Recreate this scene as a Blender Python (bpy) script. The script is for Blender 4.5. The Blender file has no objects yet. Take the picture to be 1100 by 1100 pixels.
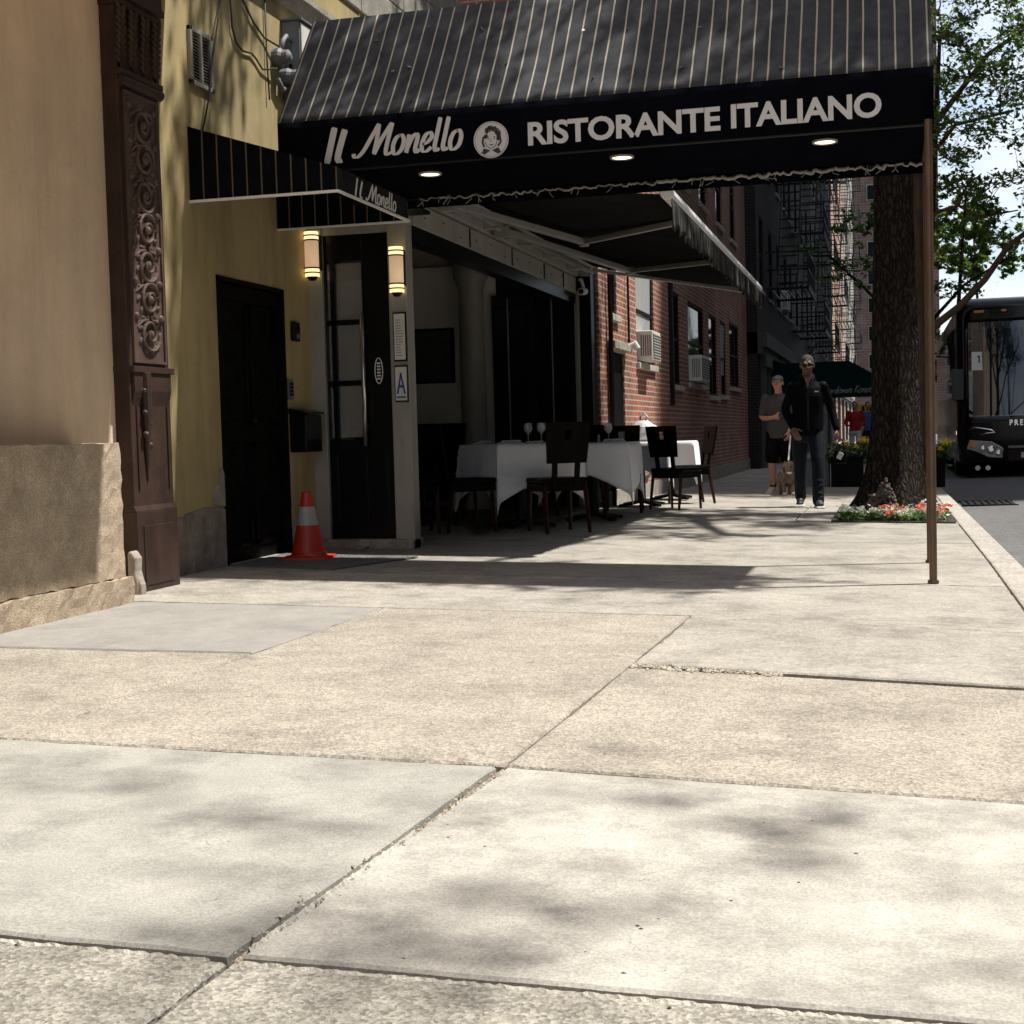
import bpy, bmesh, math, random
import numpy as np
from mathutils import Vector, Matrix
R = math.radians
PI = math.pi
random.seed(7)
rng = np.random.default_rng(11)
sc = bpy.context.scene
COL = sc.collection

# ------------------------------------------------------------------ materials
def newmat(name):
    m = bpy.data.materials.new(name); m.use_nodes = True
    nt = m.node_tree
    return m, nt, nt.nodes, nt.links, nt.nodes['Principled BSDF']

def N(nodes, typ, **kw):
    n = nodes.new(typ)
    for k, v in kw.items():
        if k in n.inputs: n.inputs[k].default_value = v
        else: setattr(n, k, v)
    return n

def c4(c): return (c[0], c[1], c[2], 1)

def coord(nodes): return nodes.new('ShaderNodeTexCoord').outputs['Object']

def M(name, c, r=.7, var=.15, vs=3., bump=.15, bs=40., metal=0., spec=.5, c2=None, stretch=(1, 1, 1), coat=0., sheen=0., bd=.01, wear=0.):
    """plain procedural surface: two colours mixed by noise, fine bump"""
    m, nt, nd, lk, b = newmat(name)
    co = coord(nd)
    mp = N(nd, 'ShaderNodeMapping'); mp.inputs['Scale'].default_value = stretch
    lk.new(co, mp.inputs[0])
    n1 = N(nd, 'ShaderNodeTexNoise', Scale=vs, Detail=6., Roughness=.65); lk.new(mp.outputs[0], n1.inputs['Vector'])
    rp = N(nd, 'ShaderNodeValToRGB')
    lo = [x * (1 - var) for x in c]; hi = [min(1, x * (1 + var)) for x in c]
    if c2: lo = c; hi = c2
    rp.color_ramp.elements[0].position = .3; rp.color_ramp.elements[0].color = c4(lo)
    rp.color_ramp.elements[1].position = .7; rp.color_ramp.elements[1].color = c4(hi)
    lk.new(n1.outputs['Fac'], rp.inputs[0]); out = rp.outputs[0]
    if wear:
        m2 = N(nd, 'ShaderNodeMapping'); m2.inputs['Scale'].default_value = (3, 3, .35); lk.new(co, m2.inputs[0])
        for (vec, sc_, a0, a1, lo_) in ((m2.outputs[0], 2.2, .46, .66, 1 - wear), (co, 14., .58, .70, 1 - wear * .8), (co, 1.1, .40, .60, 1 - wear * .5)):
            nn = N(nd, 'ShaderNodeTexNoise', Scale=sc_, Detail=8., Roughness=.7); lk.new(vec, nn.inputs['Vector'])
            mm = N(nd, 'ShaderNodeMapRange'); mm.inputs[1].default_value = a0; mm.inputs[2].default_value = a1; mm.inputs[3].default_value = 1.; mm.inputs[4].default_value = lo_; lk.new(nn.outputs['Fac'], mm.inputs[0])
            mx = N(nd, 'ShaderNodeMix', data_type='RGBA', blend_type='MULTIPLY'); mx.inputs[0].default_value = 1; lk.new(out, mx.inputs[6]); lk.new(mm.outputs[0], mx.inputs[7]); out = mx.outputs[2]
    lk.new(out, b.inputs['Base Color'])
    b.inputs['Roughness'].default_value = r; b.inputs['Metallic'].default_value = metal
    b.inputs['Specular IOR Level'].default_value = spec
    b.inputs['Coat Weight'].default_value = coat
    b.inputs['Sheen Weight'].default_value = sheen
    if bump:
        n2 = N(nd, 'ShaderNodeTexNoise', Scale=bs, Detail=4.); lk.new(mp.outputs[0], n2.inputs['Vector'])
        bp = N(nd, 'ShaderNodeBump', Strength=bump, Distance=bd)
        lk.new(n2.outputs['Fac'], bp.inputs['Height']); lk.new(bp.outputs[0], b.inputs['Normal'])
    return m

def M_concrete(name, c, peb=.0, pscale=70., blotch=.12, bump=.3, speck=.0, warm=None, crack=0, stain=0.):
    """cast concrete: large stains, fine grain, exposed pebbles, dark specks"""
    m, nt, nd, lk, b = newmat(name)
    co = coord(nd)
    big = N(nd, 'ShaderNodeTexNoise', Scale=.9, Detail=7., Roughness=.62); lk.new(co, big.inputs['Vector'])
    mid = N(nd, 'ShaderNodeTexNoise', Scale=7., Detail=6., Roughness=.7); lk.new(co, mid.inputs['Vector'])
    fine = N(nd, 'ShaderNodeTexNoise', Scale=160., Detail=3., Roughness=.7); lk.new(co, fine.inputs['Vector'])
    vor = N(nd, 'ShaderNodeTexVoronoi', Scale=pscale); lk.new(co, vor.inputs['Vector'])
    rp = N(nd, 'ShaderNodeValToRGB')
    w = warm or [c[0] * .86, c[1] * .86, c[2] * .88]
    rp.color_ramp.elements[0].position = .34; rp.color_ramp.elements[0].color = c4(w)
    rp.color_ramp.elements[1].position = .66; rp.color_ramp.elements[1].color = c4(c)
    lk.new(big.outputs['Fac'], rp.inputs[0])
    def mult(colr, fac_out, lo, hi, a, bb):
        mr = N(nd, 'ShaderNodeMapRange'); mr.inputs[1].default_value = a; mr.inputs[2].default_value = bb
        mr.inputs[3].default_value = lo; mr.inputs[4].default_value = hi
        lk.new(fac_out, mr.inputs[0])
        mx = N(nd, 'ShaderNodeMix', data_type='RGBA', blend_type='MULTIPLY'); mx.inputs[0].default_value = 1
        lk.new(colr, mx.inputs[6]); lk.new(mr.outputs[0], mx.inputs[7])
        return mx.outputs[2]
    o = mult(rp.outputs[0], mid.outputs['Fac'], 1 - blotch, 1 + blotch, .3, .7)
    o = mult(o, fine.outputs['Fac'], .70, 1.24, .3, .7)
    if peb:
        sep = N(nd, 'ShaderNodeSeparateColor'); lk.new(vor.outputs['Color'], sep.inputs[0])
        o = mult(o, sep.outputs[0], 1 - peb, 1 + peb * .45, 0., .9)
    cr = N(nd, 'ShaderNodeTexVoronoi', feature='DISTANCE_TO_EDGE', Scale=.55); wn = N(nd, 'ShaderNodeTexNoise', Scale=3., Detail=8., Roughness=.7); lk.new(co, wn.inputs['Vector'])
    av = N(nd, 'ShaderNodeMix', data_type='RGBA', blend_type='LINEAR_LIGHT'); av.inputs[0].default_value = .25; lk.new(co, av.inputs[6]); lk.new(wn.outputs['Color'], av.inputs[7]); lk.new(av.outputs[2], cr.inputs['Vector'])
    mk = N(nd, 'ShaderNodeMapRange'); mk.inputs[1].default_value = .56; mk.inputs[2].default_value = .68; mk.inputs[3].default_value = 0.; mk.inputs[4].default_value = .0035; lk.new(mid.outputs['Fac'], mk.inputs[0])
    ct = N(nd, 'ShaderNodeMath', operation='LESS_THAN'); lk.new(cr.outputs['Distance'], ct.inputs[0]); lk.new(mk.outputs[0], ct.inputs[1])
    if crack: o = mult(o, ct.outputs[0], 1., .6, 0., 1.)
    st = N(nd, 'ShaderNodeTexNoise', Scale=2.6, Detail=9., Roughness=.75); lk.new(co, st.inputs['Vector'])
    if stain: o = mult(o, st.outputs['Fac'], 1. - stain, 1.05, .36, .52)
    if speck:
        v2 = N(nd, 'ShaderNodeTexVoronoi', Scale=4.5); lk.new(co, v2.inputs['Vector'])
        sc2 = N(nd, 'ShaderNodeSeparateColor'); lk.new(v2.outputs['Color'], sc2.inputs[0])
        rad = N(nd, 'ShaderNodeMath', operation='MULTIPLY_ADD'); rad.inputs[1].default_value = -.16; rad.inputs[2].default_value = .10; lk.new(sc2.outputs[0], rad.inputs[0]); sb = N(nd, 'ShaderNodeMath', operation='SUBTRACT'); lk.new(v2.outputs['Distance'], sb.inputs[0]); lk.new(rad.outputs[0], sb.inputs[1])
        o = mult(o, sb.outputs[0], 1 - speck, 1., -.03, .0)
    lk.new(o, b.inputs['Base Color'])
    b.inputs['Roughness'].default_value = .88; b.inputs['Specular IOR Level'].default_value = .25
    bp = N(nd, 'ShaderNodeBump', Strength=bump, Distance=.004)
    if peb:
        ad = N(nd, 'ShaderNodeMath', operation='ADD'); lk.new(vor.outputs['Distance'], ad.inputs[0]); lk.new(fine.outputs['Fac'], ad.inputs[1])
        lk.new(ad.outputs[0], bp.inputs['Height'])
    else: lk.new(fine.outputs['Fac'], bp.inputs['Height'])
    lk.new(bp.outputs[0], b.inputs['Normal'])
    return m

def M_brick(name, c1, c2, mortar, bw=.21, rh=.072, ms=.011, soot=.25):
    m, nt, nd, lk, b = newmat(name)
    co = coord(nd)
    sp = N(nd, 'ShaderNodeSeparateXYZ'); lk.new(co, sp.inputs[0])
    ad = N(nd, 'ShaderNodeMath', operation='ADD'); lk.new(sp.outputs[0], ad.inputs[0]); lk.new(sp.outputs[1], ad.inputs[1])
    cb = N(nd, 'ShaderNodeCombineXYZ'); lk.new(ad.outputs[0], cb.inputs[0]); lk.new(sp.outputs[2], cb.inputs[1])
    br = N(nd, 'ShaderNodeTexBrick', Scale=1.); lk.new(cb.outputs[0], br.inputs['Vector'])
    br.inputs['Color1'].default_value = c4(c1); br.inputs['Color2'].default_value = c4(c2); br.inputs['Mortar'].default_value = c4(mortar)
    br.inputs['Brick Width'].default_value = bw; br.inputs['Row Height'].default_value = rh; br.inputs['Mortar Size'].default_value = ms
    br.inputs['Mortar Smooth'].default_value = .2
    nz = N(nd, 'ShaderNodeTexNoise', Scale=1.3, Detail=6.); lk.new(co, nz.inputs['Vector'])
    nf = N(nd, 'ShaderNodeTexNoise', Scale=50., Detail=3.); lk.new(co, nf.inputs['Vector'])
    mr = N(nd, 'ShaderNodeMapRange'); mr.inputs[1].default_value = .3; mr.inputs[2].default_value = .7; mr.inputs[3].default_value = 1 - soot; mr.inputs[4].default_value = 1.1
    lk.new(nz.outputs['Fac'], mr.inputs[0])
    mr2 = N(nd, 'ShaderNodeMapRange'); mr2.inputs[1].default_value = .3; mr2.inputs[2].default_value = .7; mr2.inputs[3].default_value = .8; mr2.inputs[4].default_value = 1.15
    lk.new(nf.outputs['Fac'], mr2.inputs[0])
    mu = N(nd, 'ShaderNodeMath', operation='MULTIPLY'); lk.new(mr.outputs[0], mu.inputs[0]); lk.new(mr2.outputs[0], mu.inputs[1])
    mx = N(nd, 'ShaderNodeMix', data_type='RGBA', blend_type='MULTIPLY'); mx.inputs[0].default_value = 1
    lk.new(br.outputs['Color'], mx.inputs[6]); lk.new(mu.outputs[0], mx.inputs[7]); lk.new(mx.outputs[2], b.inputs['Base Color'])
    b.inputs['Roughness'].default_value = .85; b.inputs['Specular IOR Level'].default_value = .25
    iv = N(nd, 'ShaderNodeMath', operation='SUBTRACT'); iv.inputs[0].default_value = 1; lk.new(br.outputs['Fac'], iv.inputs[1])
    bp = N(nd, 'ShaderNodeBump', Strength=.6, Distance=.008); lk.new(iv.outputs[0], bp.inputs['Height']); lk.new(bp.outputs[0], b.inputs['Normal'])
    return m

def M_stripe(name, base, stripe, axis, period, width, phase=0., r=.85, wob=.004, spec=.2, fade=.25):
    """woven awning cloth with thin stripes across one axis"""
    m, nt, nd, lk, b = newmat(name)
    co = coord(nd)
    sp = N(nd, 'ShaderNodeSeparateXYZ'); lk.new(co, sp.inputs[0])
    nz = N(nd, 'ShaderNodeTexNoise', Scale=2.5, Detail=3.); lk.new(co, nz.inputs['Vector'])
    wb = N(nd, 'ShaderNodeMath', operation='MULTIPLY_ADD'); wb.inputs[1].default_value = wob * 2; wb.inputs[2].default_value = phase
    lk.new(nz.outputs['Fac'], wb.inputs[0])
    a = N(nd, 'ShaderNodeMath', operation='ADD'); lk.new(sp.outputs[axis], a.inputs[0]); lk.new(wb.outputs[0], a.inputs[1])
    d = N(nd, 'ShaderNodeMath', operation='DIVIDE'); d.inputs[1].default_value = period; lk.new(a.outputs[0], d.inputs[0])
    f = N(nd, 'ShaderNodeMath', operation='FRACT'); lk.new(d.outputs[0], f.inputs[0])
    lt = N(nd, 'ShaderNodeMath', operation='LESS_THAN'); lt.inputs[1].default_value = width / period; lk.new(f.outputs[0], lt.inputs[0])
    n2 = N(nd, 'ShaderNodeTexNoise', Scale=6., Detail=6., Roughness=.7); lk.new(co, n2.inputs['Vector'])
    rp = N(nd, 'ShaderNodeValToRGB')
    rp.color_ramp.elements[0].position = .3; rp.color_ramp.elements[0].color = c4([x * (1 - fade) for x in base])
    rp.color_ramp.elements[1].position = .75; rp.color_ramp.elements[1].color = c4([x * (1 + fade) for x in base])
    lk.new(n2.outputs['Fac'], rp.inputs[0])
    mx = N(nd, 'ShaderNodeMix', data_type='RGBA'); lk.new(lt.outputs[0], mx.inputs[0]); lk.new(rp.outputs[0], mx.inputs[6]); mx.inputs[7].default_value = c4(stripe)
    lk.new(mx.outputs[2], b.inputs['Base Color']); b.inputs['Roughness'].default_value = r; b.inputs['Specular IOR Level'].default_value = spec
    n3 = N(nd, 'ShaderNodeTexNoise', Scale=300., Detail=1.); lk.new(co, n3.inputs['Vector'])
    n4 = N(nd, 'ShaderNodeTexNoise', Scale=4., Detail=2.); lk.new(co, n4.inputs['Vector'])
    b1 = N(nd, 'ShaderNodeBump', Strength=.45, Distance=.04); lk.new(n4.outputs['Fac'], b1.inputs['Height'])
    b2 = N(nd, 'ShaderNodeBump', Strength=.15, Distance=.003); lk.new(n3.outputs['Fac'], b2.inputs['Height']); lk.new(b1.outputs[0], b2.inputs['Normal'])
    lk.new(b2.outputs[0], b.inputs['Normal'])
    return m

def M_leaf(name, dark, light, trans=.35):
    m, nt, nd, lk, b = newmat(name)
    co = coord(nd)
    nz = N(nd, 'ShaderNodeTexNoise', Scale=.7, Detail=5., Roughness=.7); lk.new(co, nz.inputs['Vector'])
    n2 = N(nd, 'ShaderNodeTexNoise', Scale=9., Detail=2.); lk.new(co, n2.inputs['Vector'])
    ad = N(nd, 'ShaderNodeMath', operation='ADD'); lk.new(nz.outputs['Fac'], ad.inputs[0]); lk.new(n2.outputs['Fac'], ad.inputs[1])
    rp = N(nd, 'ShaderNodeValToRGB'); rp.color_ramp.elements[0].position = .38; rp.color_ramp.elements[0].color = c4(dark)
    rp.color_ramp.elements[1].position = .64; rp.color_ramp.elements[1].color = c4(light)
    hf = N(nd, 'ShaderNodeMath', operation='MULTIPLY'); hf.inputs[1].default_value = .5; lk.new(ad.outputs[0], hf.inputs[0]); lk.new(hf.outputs[0], rp.inputs[0])
    lk.new(rp.outputs[0], b.inputs['Base Color']); b.inputs['Roughness'].default_value = .55; b.inputs['Specular IOR Level'].default_value = .3
    tr = N(nd, 'ShaderNodeBsdfTranslucent'); lk.new(rp.outputs[0], tr.inputs[0])
    ms = N(nd, 'ShaderNodeMixShader'); ms.inputs[0].default_value = trans
    lk.new(b.outputs[0], ms.inputs[1]); lk.new(tr.outputs[0], ms.inputs[2])
    lk.new(ms.outputs[0], nd['Material Output'].inputs[0])
    return m

def M_emit(name, c, s):
    m, nt, nd, lk, b = newmat(name)
    b.inputs['Base Color'].default_value = c4(c); b.inputs['Emission Color'].default_value = c4(c); b.inputs['Emission Strength'].default_value = s
    nz = N(nd, 'ShaderNodeTexNoise', Scale=20.); lk.new(coord(nd), nz.inputs['Vector'])
    mr = N(nd, 'ShaderNodeMapRange'); mr.inputs[3].default_value = s * .9; mr.inputs[4].default_value = s * 1.1; lk.new(nz.outputs['Fac'], mr.inputs[0]); lk.new(mr.outputs[0], b.inputs['Emission Strength'])
    return m

def M_glass(name, tint, alpha=.5, rough=.03, spc=.8):
    """window pane: part reflecting, part see-through"""
    m, nt, nd, lk, b = newmat(name)
    b.inputs['Base Color'].default_value = c4(tint); b.inputs['Roughness'].default_value = rough; b.inputs['Specular IOR Level'].default_value = spc
    nz = N(nd, 'ShaderNodeTexNoise', Scale=1.5, Detail=2.); lk.new(coord(nd), nz.inputs['Vector'])
    bp = N(nd, 'ShaderNodeBump', Strength=.03, Distance=.02); lk.new(nz.outputs['Fac'], bp.inputs['Height']); lk.new(bp.outputs[0], b.inputs['Normal'])
    tp = N(nd, 'ShaderNodeBsdfTransparent'); ms = N(nd, 'ShaderNodeMixShader'); ms.inputs[0].default_value = alpha
    lk.new(tp.outputs[0], ms.inputs[1]); lk.new(b.outputs[0], ms.inputs[2]); lk.new(ms.outputs[0], nd['Material Output'].inputs[0])
    return m

m_shade_cloth = M_leaf('cream_shade_cloth', (.62, .505, .375), (.70, .58, .45), .38)  # translucent cloth added out of view, shades and warms the tan wall
m_agg = M_concrete('pavement_aggregate', (0.385, 0.343, 0.285), peb=.34, pscale=125, blotch=.12, bump=.5, warm=(0.32, 0.285, 0.236), speck=0.3, crack=1, stain=0.2)
m_aggd = M_concrete('pavement_aggregate_worn', (0.36, 0.335, 0.285), peb=.42, pscale=130, blotch=.28, bump=.6, warm=(0.26, 0.24, 0.2), speck=0.35, crack=1, stain=0.3)
m_cream = M_concrete('pavement_cream', (0.43, 0.408, 0.36), blotch=.22, bump=.25, warm=(0.33, 0.31, 0.27), speck=0.45, crack=1, stain=0.26)
m_grey = M_concrete('pavement_grey', (0.36, 0.346, 0.305), blotch=.10, bump=.25, warm=(0.29, 0.278, 0.245), speck=0.35, crack=1, stain=0.22)
m_beige = M_concrete('pavement_beige', (0.375, 0.345, 0.295), peb=.2, pscale=80, blotch=.14, bump=.3, warm=(0.3, 0.275, 0.235), speck=0.35, crack=1, stain=0.28)
m_patch = M_concrete('pavement_patch', (0.3, 0.285, 0.255), blotch=.1, bump=.2, speck=0.3, crack=1, stain=0.12)
m_joint = M('joint_dirt', (.08, .066, .05), r=.95, var=.4, vs=30, bump=.6, bs=90)
m_filler = M_concrete('joint_filler', (.40, .33, .25), peb=.5, pscale=110, blotch=.25, bump=.8)
m_lip = M_concrete('joint_mortar', (.66, .62, .53), blotch=.25, bump=.5)
m_rubble = M_concrete('rubble', (.48, .43, .34), peb=.4, blotch=.3, bump=.8)
m_kerb = M_concrete('kerb_stone', (.44, .40, .345), peb=.3, blotch=.2, bump=.4)
m_asph = M_concrete('asphalt', (.16, .155, .15), peb=.45, pscale=90, blotch=.2, bump=.6)
m_earth = M('earth', (.05, .038, .028), r=1, var=.5, vs=20, bump=.8, bs=60)

m_tan = M('tan_stucco', (0.78, 0.61, 0.435), r=.9, var=0.11, vs=1.5, bump=.35, bs=120, wear=0.13)
m_yel = M('yellow_plaster', (0.425, 0.335, 0.16), r=.85, var=0.24, vs=1.2, bump=.25, bs=25, stretch=(1, 1, .45), wear=0.22)
m_plinth = M_concrete('plinth_granite', (.50, .405, .295), peb=.3, pscale=210, blotch=.16, bump=.8, warm=(.40, .31, .215), stain=.2)
m_brown = M('brown_carving', (0.052, 0.03, 0.023), r=.5, var=.35, vs=4, bump=.3, bs=60, spec=0.3, wear=0.3)
m_carv = M('worn_carving', (.095, .062, .052), r=.45, var=.3, vs=5, bump=.3, bs=60, spec=.4)
m_stone = M_concrete('base_stones', (.33, .29, .25), blotch=.35, bump=.7, warm=(.2, .155, .12))
m_plaster = M_concrete('bare_plaster', (0.36, 0.33, 0.28), blotch=.3, bump=.9)
m_blackdoor = M('black_door_paint', (0.006, 0.006, 0.0055), r=.55, var=.4, vs=6, bump=.3, bs=30, spec=0.04)
m_blackgloss = M('black_gloss_paint', (0.005, 0.0055, 0.006), r=.28, var=.2, bump=.05, spec=0.2)
m_trim = M('offwhite_trim', (0.36, 0.345, 0.305), r=.5, var=.08, vs=4, bump=.1, wear=0.2)
m_white = M('white_paint', (.74, .72, .66), r=.5, var=.06, vs=3, bump=.08, wear=0.15)
m_inwall = M('interior_wall', (0.74, 0.71, 0.65), r=.8, var=.06, bump=.05)
m_infloor = M('interior_floor', (0.1, 0.09, 0.075), r=.5, var=.25, vs=5, bump=.1, spec=0.2)
m_glass = M_glass('door_glass', (.35, .34, .32), alpha=.45)  # grey base colour stands in for reflected light
m_wglass = M_glass('window_glass', (.008, .010, .013), alpha=.97, spc=.03)
m_busglass = M_glass('windshield_glass', (.01, .016, .024), alpha=.95, rough=.02)
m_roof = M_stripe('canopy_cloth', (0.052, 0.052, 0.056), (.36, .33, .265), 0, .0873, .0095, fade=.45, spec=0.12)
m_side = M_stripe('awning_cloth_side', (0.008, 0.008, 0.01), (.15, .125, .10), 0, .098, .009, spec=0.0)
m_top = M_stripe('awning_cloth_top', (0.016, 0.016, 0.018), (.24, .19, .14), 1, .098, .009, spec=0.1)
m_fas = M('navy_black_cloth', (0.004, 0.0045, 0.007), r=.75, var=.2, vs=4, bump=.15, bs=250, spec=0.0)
m_grey_cl = M('charcoal_cloth', (0.03, 0.03, 0.032), r=.8, var=.25, vs=4, bump=.15, bs=250, spec=0.0)
m_under = M('awning_underside', (0.016, 0.0155, 0.015), r=.9, var=.2, vs=3, bump=.1, spec=0.0)
m_val = M_stripe('valance_cloth', (0.028, 0.0275, 0.026), (.085, .08, .072), 1, .11, .03, fade=.3, spec=.1)
m_lett = M('letter_vinyl', (0.6, 0.59, 0.585), r=.55, var=.05, bump=.0)
m_lettw = M('white_letter_vinyl', (.86, .85, .82), r=.5, var=.03, bump=.0)
m_lettd = M('emblem_ink', (.03, .03, .035), r=.6, var=.1, bump=0)
m_alum = M('powder_coated_arm', (0.27, 0.26, 0.24), r=.4, var=.08, bump=.03)
m_rail = M('white_rail', (0.9, 0.89, 0.86), r=.35, var=.05, bump=.03)
m_pole = M('bronze_pole', (0.125, 0.08, 0.052), r=.38, var=.25, vs=6, bump=.05, metal=.35)
m_steel = M('brushed_steel', (.55, .55, .54), r=.3, var=.08, metal=1., bump=.05, stretch=(1, 1, .1))
m_greymetal = M('grey_metal_box', (0.17, 0.175, 0.175), r=0.6, var=.12, vs=5, bump=.05, wear=0.25)
m_cable = M('cable_rubber', (.03, .027, .024), r=.6, bump=.05)
m_lamp = M_emit('lamp_light', (1., .68, .40), .28)
m_lampend = M_emit('lamp_light_ends', (1., .70, .34), 1.1)
m_down = M_emit('downlight', (1., .88, .60), 2.0)
m_orange = M('cone_orange', (0.52, 0.035, 0.018), r=.45, var=.12, vs=8, bump=.08, wear=0.3)
m_reflw = M('cone_band', (0.42, 0.42, 0.41), r=.35, var=.12, vs=14, bump=.1, wear=0.3)
m_cloth = M('white_linen', (0.84, 0.84, 0.87), r=.85, var=.03, vs=6, bump=.12, bs=400, sheen=.2)
m_wood = M('espresso_wood', (0.006, 0.0045, 0.004), r=0.45, var=.35, vs=8, bump=.08, stretch=(1, 1, .2), spec=0.04)
m_woodr = M('mahogany_wood', (0.03, 0.01, 0.006), r=.35, var=.35, vs=8, bump=.08, stretch=(1, 1, .2), spec=0.2)
m_leather = M('black_leather', (0.005, 0.005, 0.005), r=.4, var=.2, bump=.15, bs=120, spec=0.04)
m_clear = M_glass('drinking_glass', (.85, .87, .9), alpha=.3)
m_green = M('bottle_green', (.01, .03, .02), r=.1, bump=0)
m_bag = M('white_plastic_bag', (.82, .82, .8), r=.5, var=.06, vs=10, bump=.6, bs=18)
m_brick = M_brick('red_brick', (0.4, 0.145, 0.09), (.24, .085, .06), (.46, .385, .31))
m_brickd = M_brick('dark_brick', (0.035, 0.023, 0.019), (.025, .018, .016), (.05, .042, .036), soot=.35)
m_brickp = M_brick('pink_brick', (.46, .27, .20), (.40, .23, .17), (.55, .45, .38), bw=.6, rh=.22, ms=.03)
m_brickt = M_brick('tower_brick', (.19, .12, .10), (.16, .10, .085), (.25, .2, .17), bw=.8, rh=.3, ms=.03)
m_block = M_concrete('stone_block', (.36, .33, .28), peb=.2, blotch=.3, bump=.6)
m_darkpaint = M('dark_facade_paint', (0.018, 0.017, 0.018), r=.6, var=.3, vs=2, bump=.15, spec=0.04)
m_greyfac = M('grey_limestone', (0.075, 0.073, 0.07), r=.8, var=.2, vs=2, bump=.3)
m_sill = M_concrete('sill_stone', (.50, .46, .40), blotch=.15, bump=.4)
m_iron = M('black_iron', (0.006, 0.006, 0.0065), r=.5, var=.3, bump=.2, spec=0.2)
m_ac = M('aircon_cream', (.66, .64, .58), r=.5, var=.08, bump=.05)
m_acd = M('aircon_grille', (.10, .10, .095), r=.6, var=.2, bump=.3, bs=200)
m_curt = M('curtain', (0.34, 0.35, 0.35), r=.9, var=.15, vs=8, bump=.2, stretch=(1, 4, .3))
def M_bark(name, c, ridge):
    m, nt, nd, lk, b = newmat(name); co = coord(nd)
    wn = N(nd, 'ShaderNodeTexNoise', Scale=4., Detail=5.); lk.new(co, wn.inputs['Vector'])
    av = N(nd, 'ShaderNodeMix', data_type='RGBA', blend_type='LINEAR_LIGHT'); av.inputs[0].default_value = .08; lk.new(co, av.inputs[6]); lk.new(wn.outputs['Color'], av.inputs[7])
    mp = N(nd, 'ShaderNodeMapping'); mp.inputs['Scale'].default_value = (1, 1, .28); lk.new(av.outputs[2], mp.inputs[0])
    v = N(nd, 'ShaderNodeTexVoronoi', feature='DISTANCE_TO_EDGE', Scale=22.); lk.new(mp.outputs[0], v.inputs['Vector'])
    n2 = N(nd, 'ShaderNodeTexNoise', Scale=45., Detail=5., Roughness=.7); lk.new(co, n2.inputs['Vector'])
    rp = N(nd, 'ShaderNodeValToRGB'); rp.color_ramp.elements[0].position = .02; rp.color_ramp.elements[0].color = c4(c); rp.color_ramp.elements[1].position = .25; rp.color_ramp.elements[1].color = c4(ridge); lk.new(v.outputs['Distance'], rp.inputs[0])
    mr = N(nd, 'ShaderNodeMapRange'); mr.inputs[1].default_value = .3; mr.inputs[2].default_value = .7; mr.inputs[3].default_value = .5; mr.inputs[4].default_value = 1.4; lk.new(n2.outputs['Fac'], mr.inputs[0])
    mx = N(nd, 'ShaderNodeMix', data_type='RGBA', blend_type='MULTIPLY'); mx.inputs[0].default_value = 1; lk.new(rp.outputs[0], mx.inputs[6]); lk.new(mr.outputs[0], mx.inputs[7]); lk.new(mx.outputs[2], b.inputs['Base Color'])
    b.inputs['Roughness'].default_value = .95; b.inputs['Specular IOR Level'].default_value = .1
    hs = N(nd, 'ShaderNodeMath', operation='MULTIPLY_ADD'); hs.inputs[1].default_value = .25; lk.new(n2.outputs['Fac'], hs.inputs[0]); lk.new(v.outputs['Distance'], hs.inputs[2])
    bp = N(nd, 'ShaderNodeBump', Strength=1., Distance=.06); lk.new(hs.outputs[0], bp.inputs['Height']); lk.new(bp.outputs[0], b.inputs['Normal'])
    return m
m_bark = M_bark('bark', (.012, .009, .007), (.050, .038, .029))
m_barkb = M('bark_light', (0.075, 0.052, 0.036), r=.95, var=.4, vs=9, bump=1., bs=22, stretch=(1, 1, .3), spec=0.2)
m_burl = M('burl_bark', (0.14, 0.1, 0.075), r=.95, var=.6, vs=22, bump=1., bs=40)
m_leafA = M_leaf('leaf_fresh', (.028, .060, .012), (.13, .21, .034), .5)
m_leafB = M_leaf('leaf_dark', (.045, .085, .02), (.17, .28, .055), .55)
m_flgreen = M_leaf('flower_foliage', (.04, .10, .02), (.16, .26, .08), .3)
m_red = M_leaf('petal_red', (.75, .10, .05), (.80, .28, .18), .25)
m_wht = M_leaf('petal_white', (.7, .68, .55), (.85, .84, .74), .25)
m_ylw = M_leaf('petal_yellow', (.8, .55, .02), (.9, .75, .10), .25)
m_planter = M('planter_black', (0.009, 0.009, 0.01), r=.6, var=.3, bump=.1, spec=0.04)
m_planterg = M('planter_bluegrey', (.16, .19, .21), r=.7, var=.15, bump=.1)
m_gcan = M('dark_green_cloth', (0.003, 0.018, 0.014), r=.7, var=.2, bump=.1, spec=0.04)
m_bus = M('bus_paint', (0.006, 0.005, 0.006), r=.22, var=.1, bump=0, coat=.08, spec=0.25)
m_busm = M('bus_maroon', (0.02, 0.006, 0.006), r=.25, var=.1, bump=0, coat=.08)
m_chrome = M('chrome', (.75, .75, .76), r=.12, metal=1., var=.03, bump=0)
m_tyre = M('tyre_rubber', (.018, .018, .018), r=.85, bump=.2)
m_head = M('headlight_lens', (.55, .53, .5), r=.1, metal=.6, var=.5, vs=25, bump=.4, bs=60)
m_amber = M('amber_lens', (.75, .22, .02), r=.2, var=.1, bump=.1)
m_amberlit = M_emit('amber_lit', (1., .55, .15), 1.5)
m_paper = M('white_card', (.78, .80, .72), r=.6, var=.05, bump=0)
m_blue = M('blue_print', (.03, .07, .30), r=.6, bump=0)
m_skin1 = M('skin_brown', (0.16, 0.075, 0.048), r=.5, var=.1, bump=.05)
m_skin2 = M('skin_fair', (.50, .27, .19), r=.5, var=.08, bump=.05)
m_jacket = M('black_jacket', (0.0045, 0.0045, 0.0055), r=.6, var=.3, vs=9, bump=.5, bs=14, spec=0.04)
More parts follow.
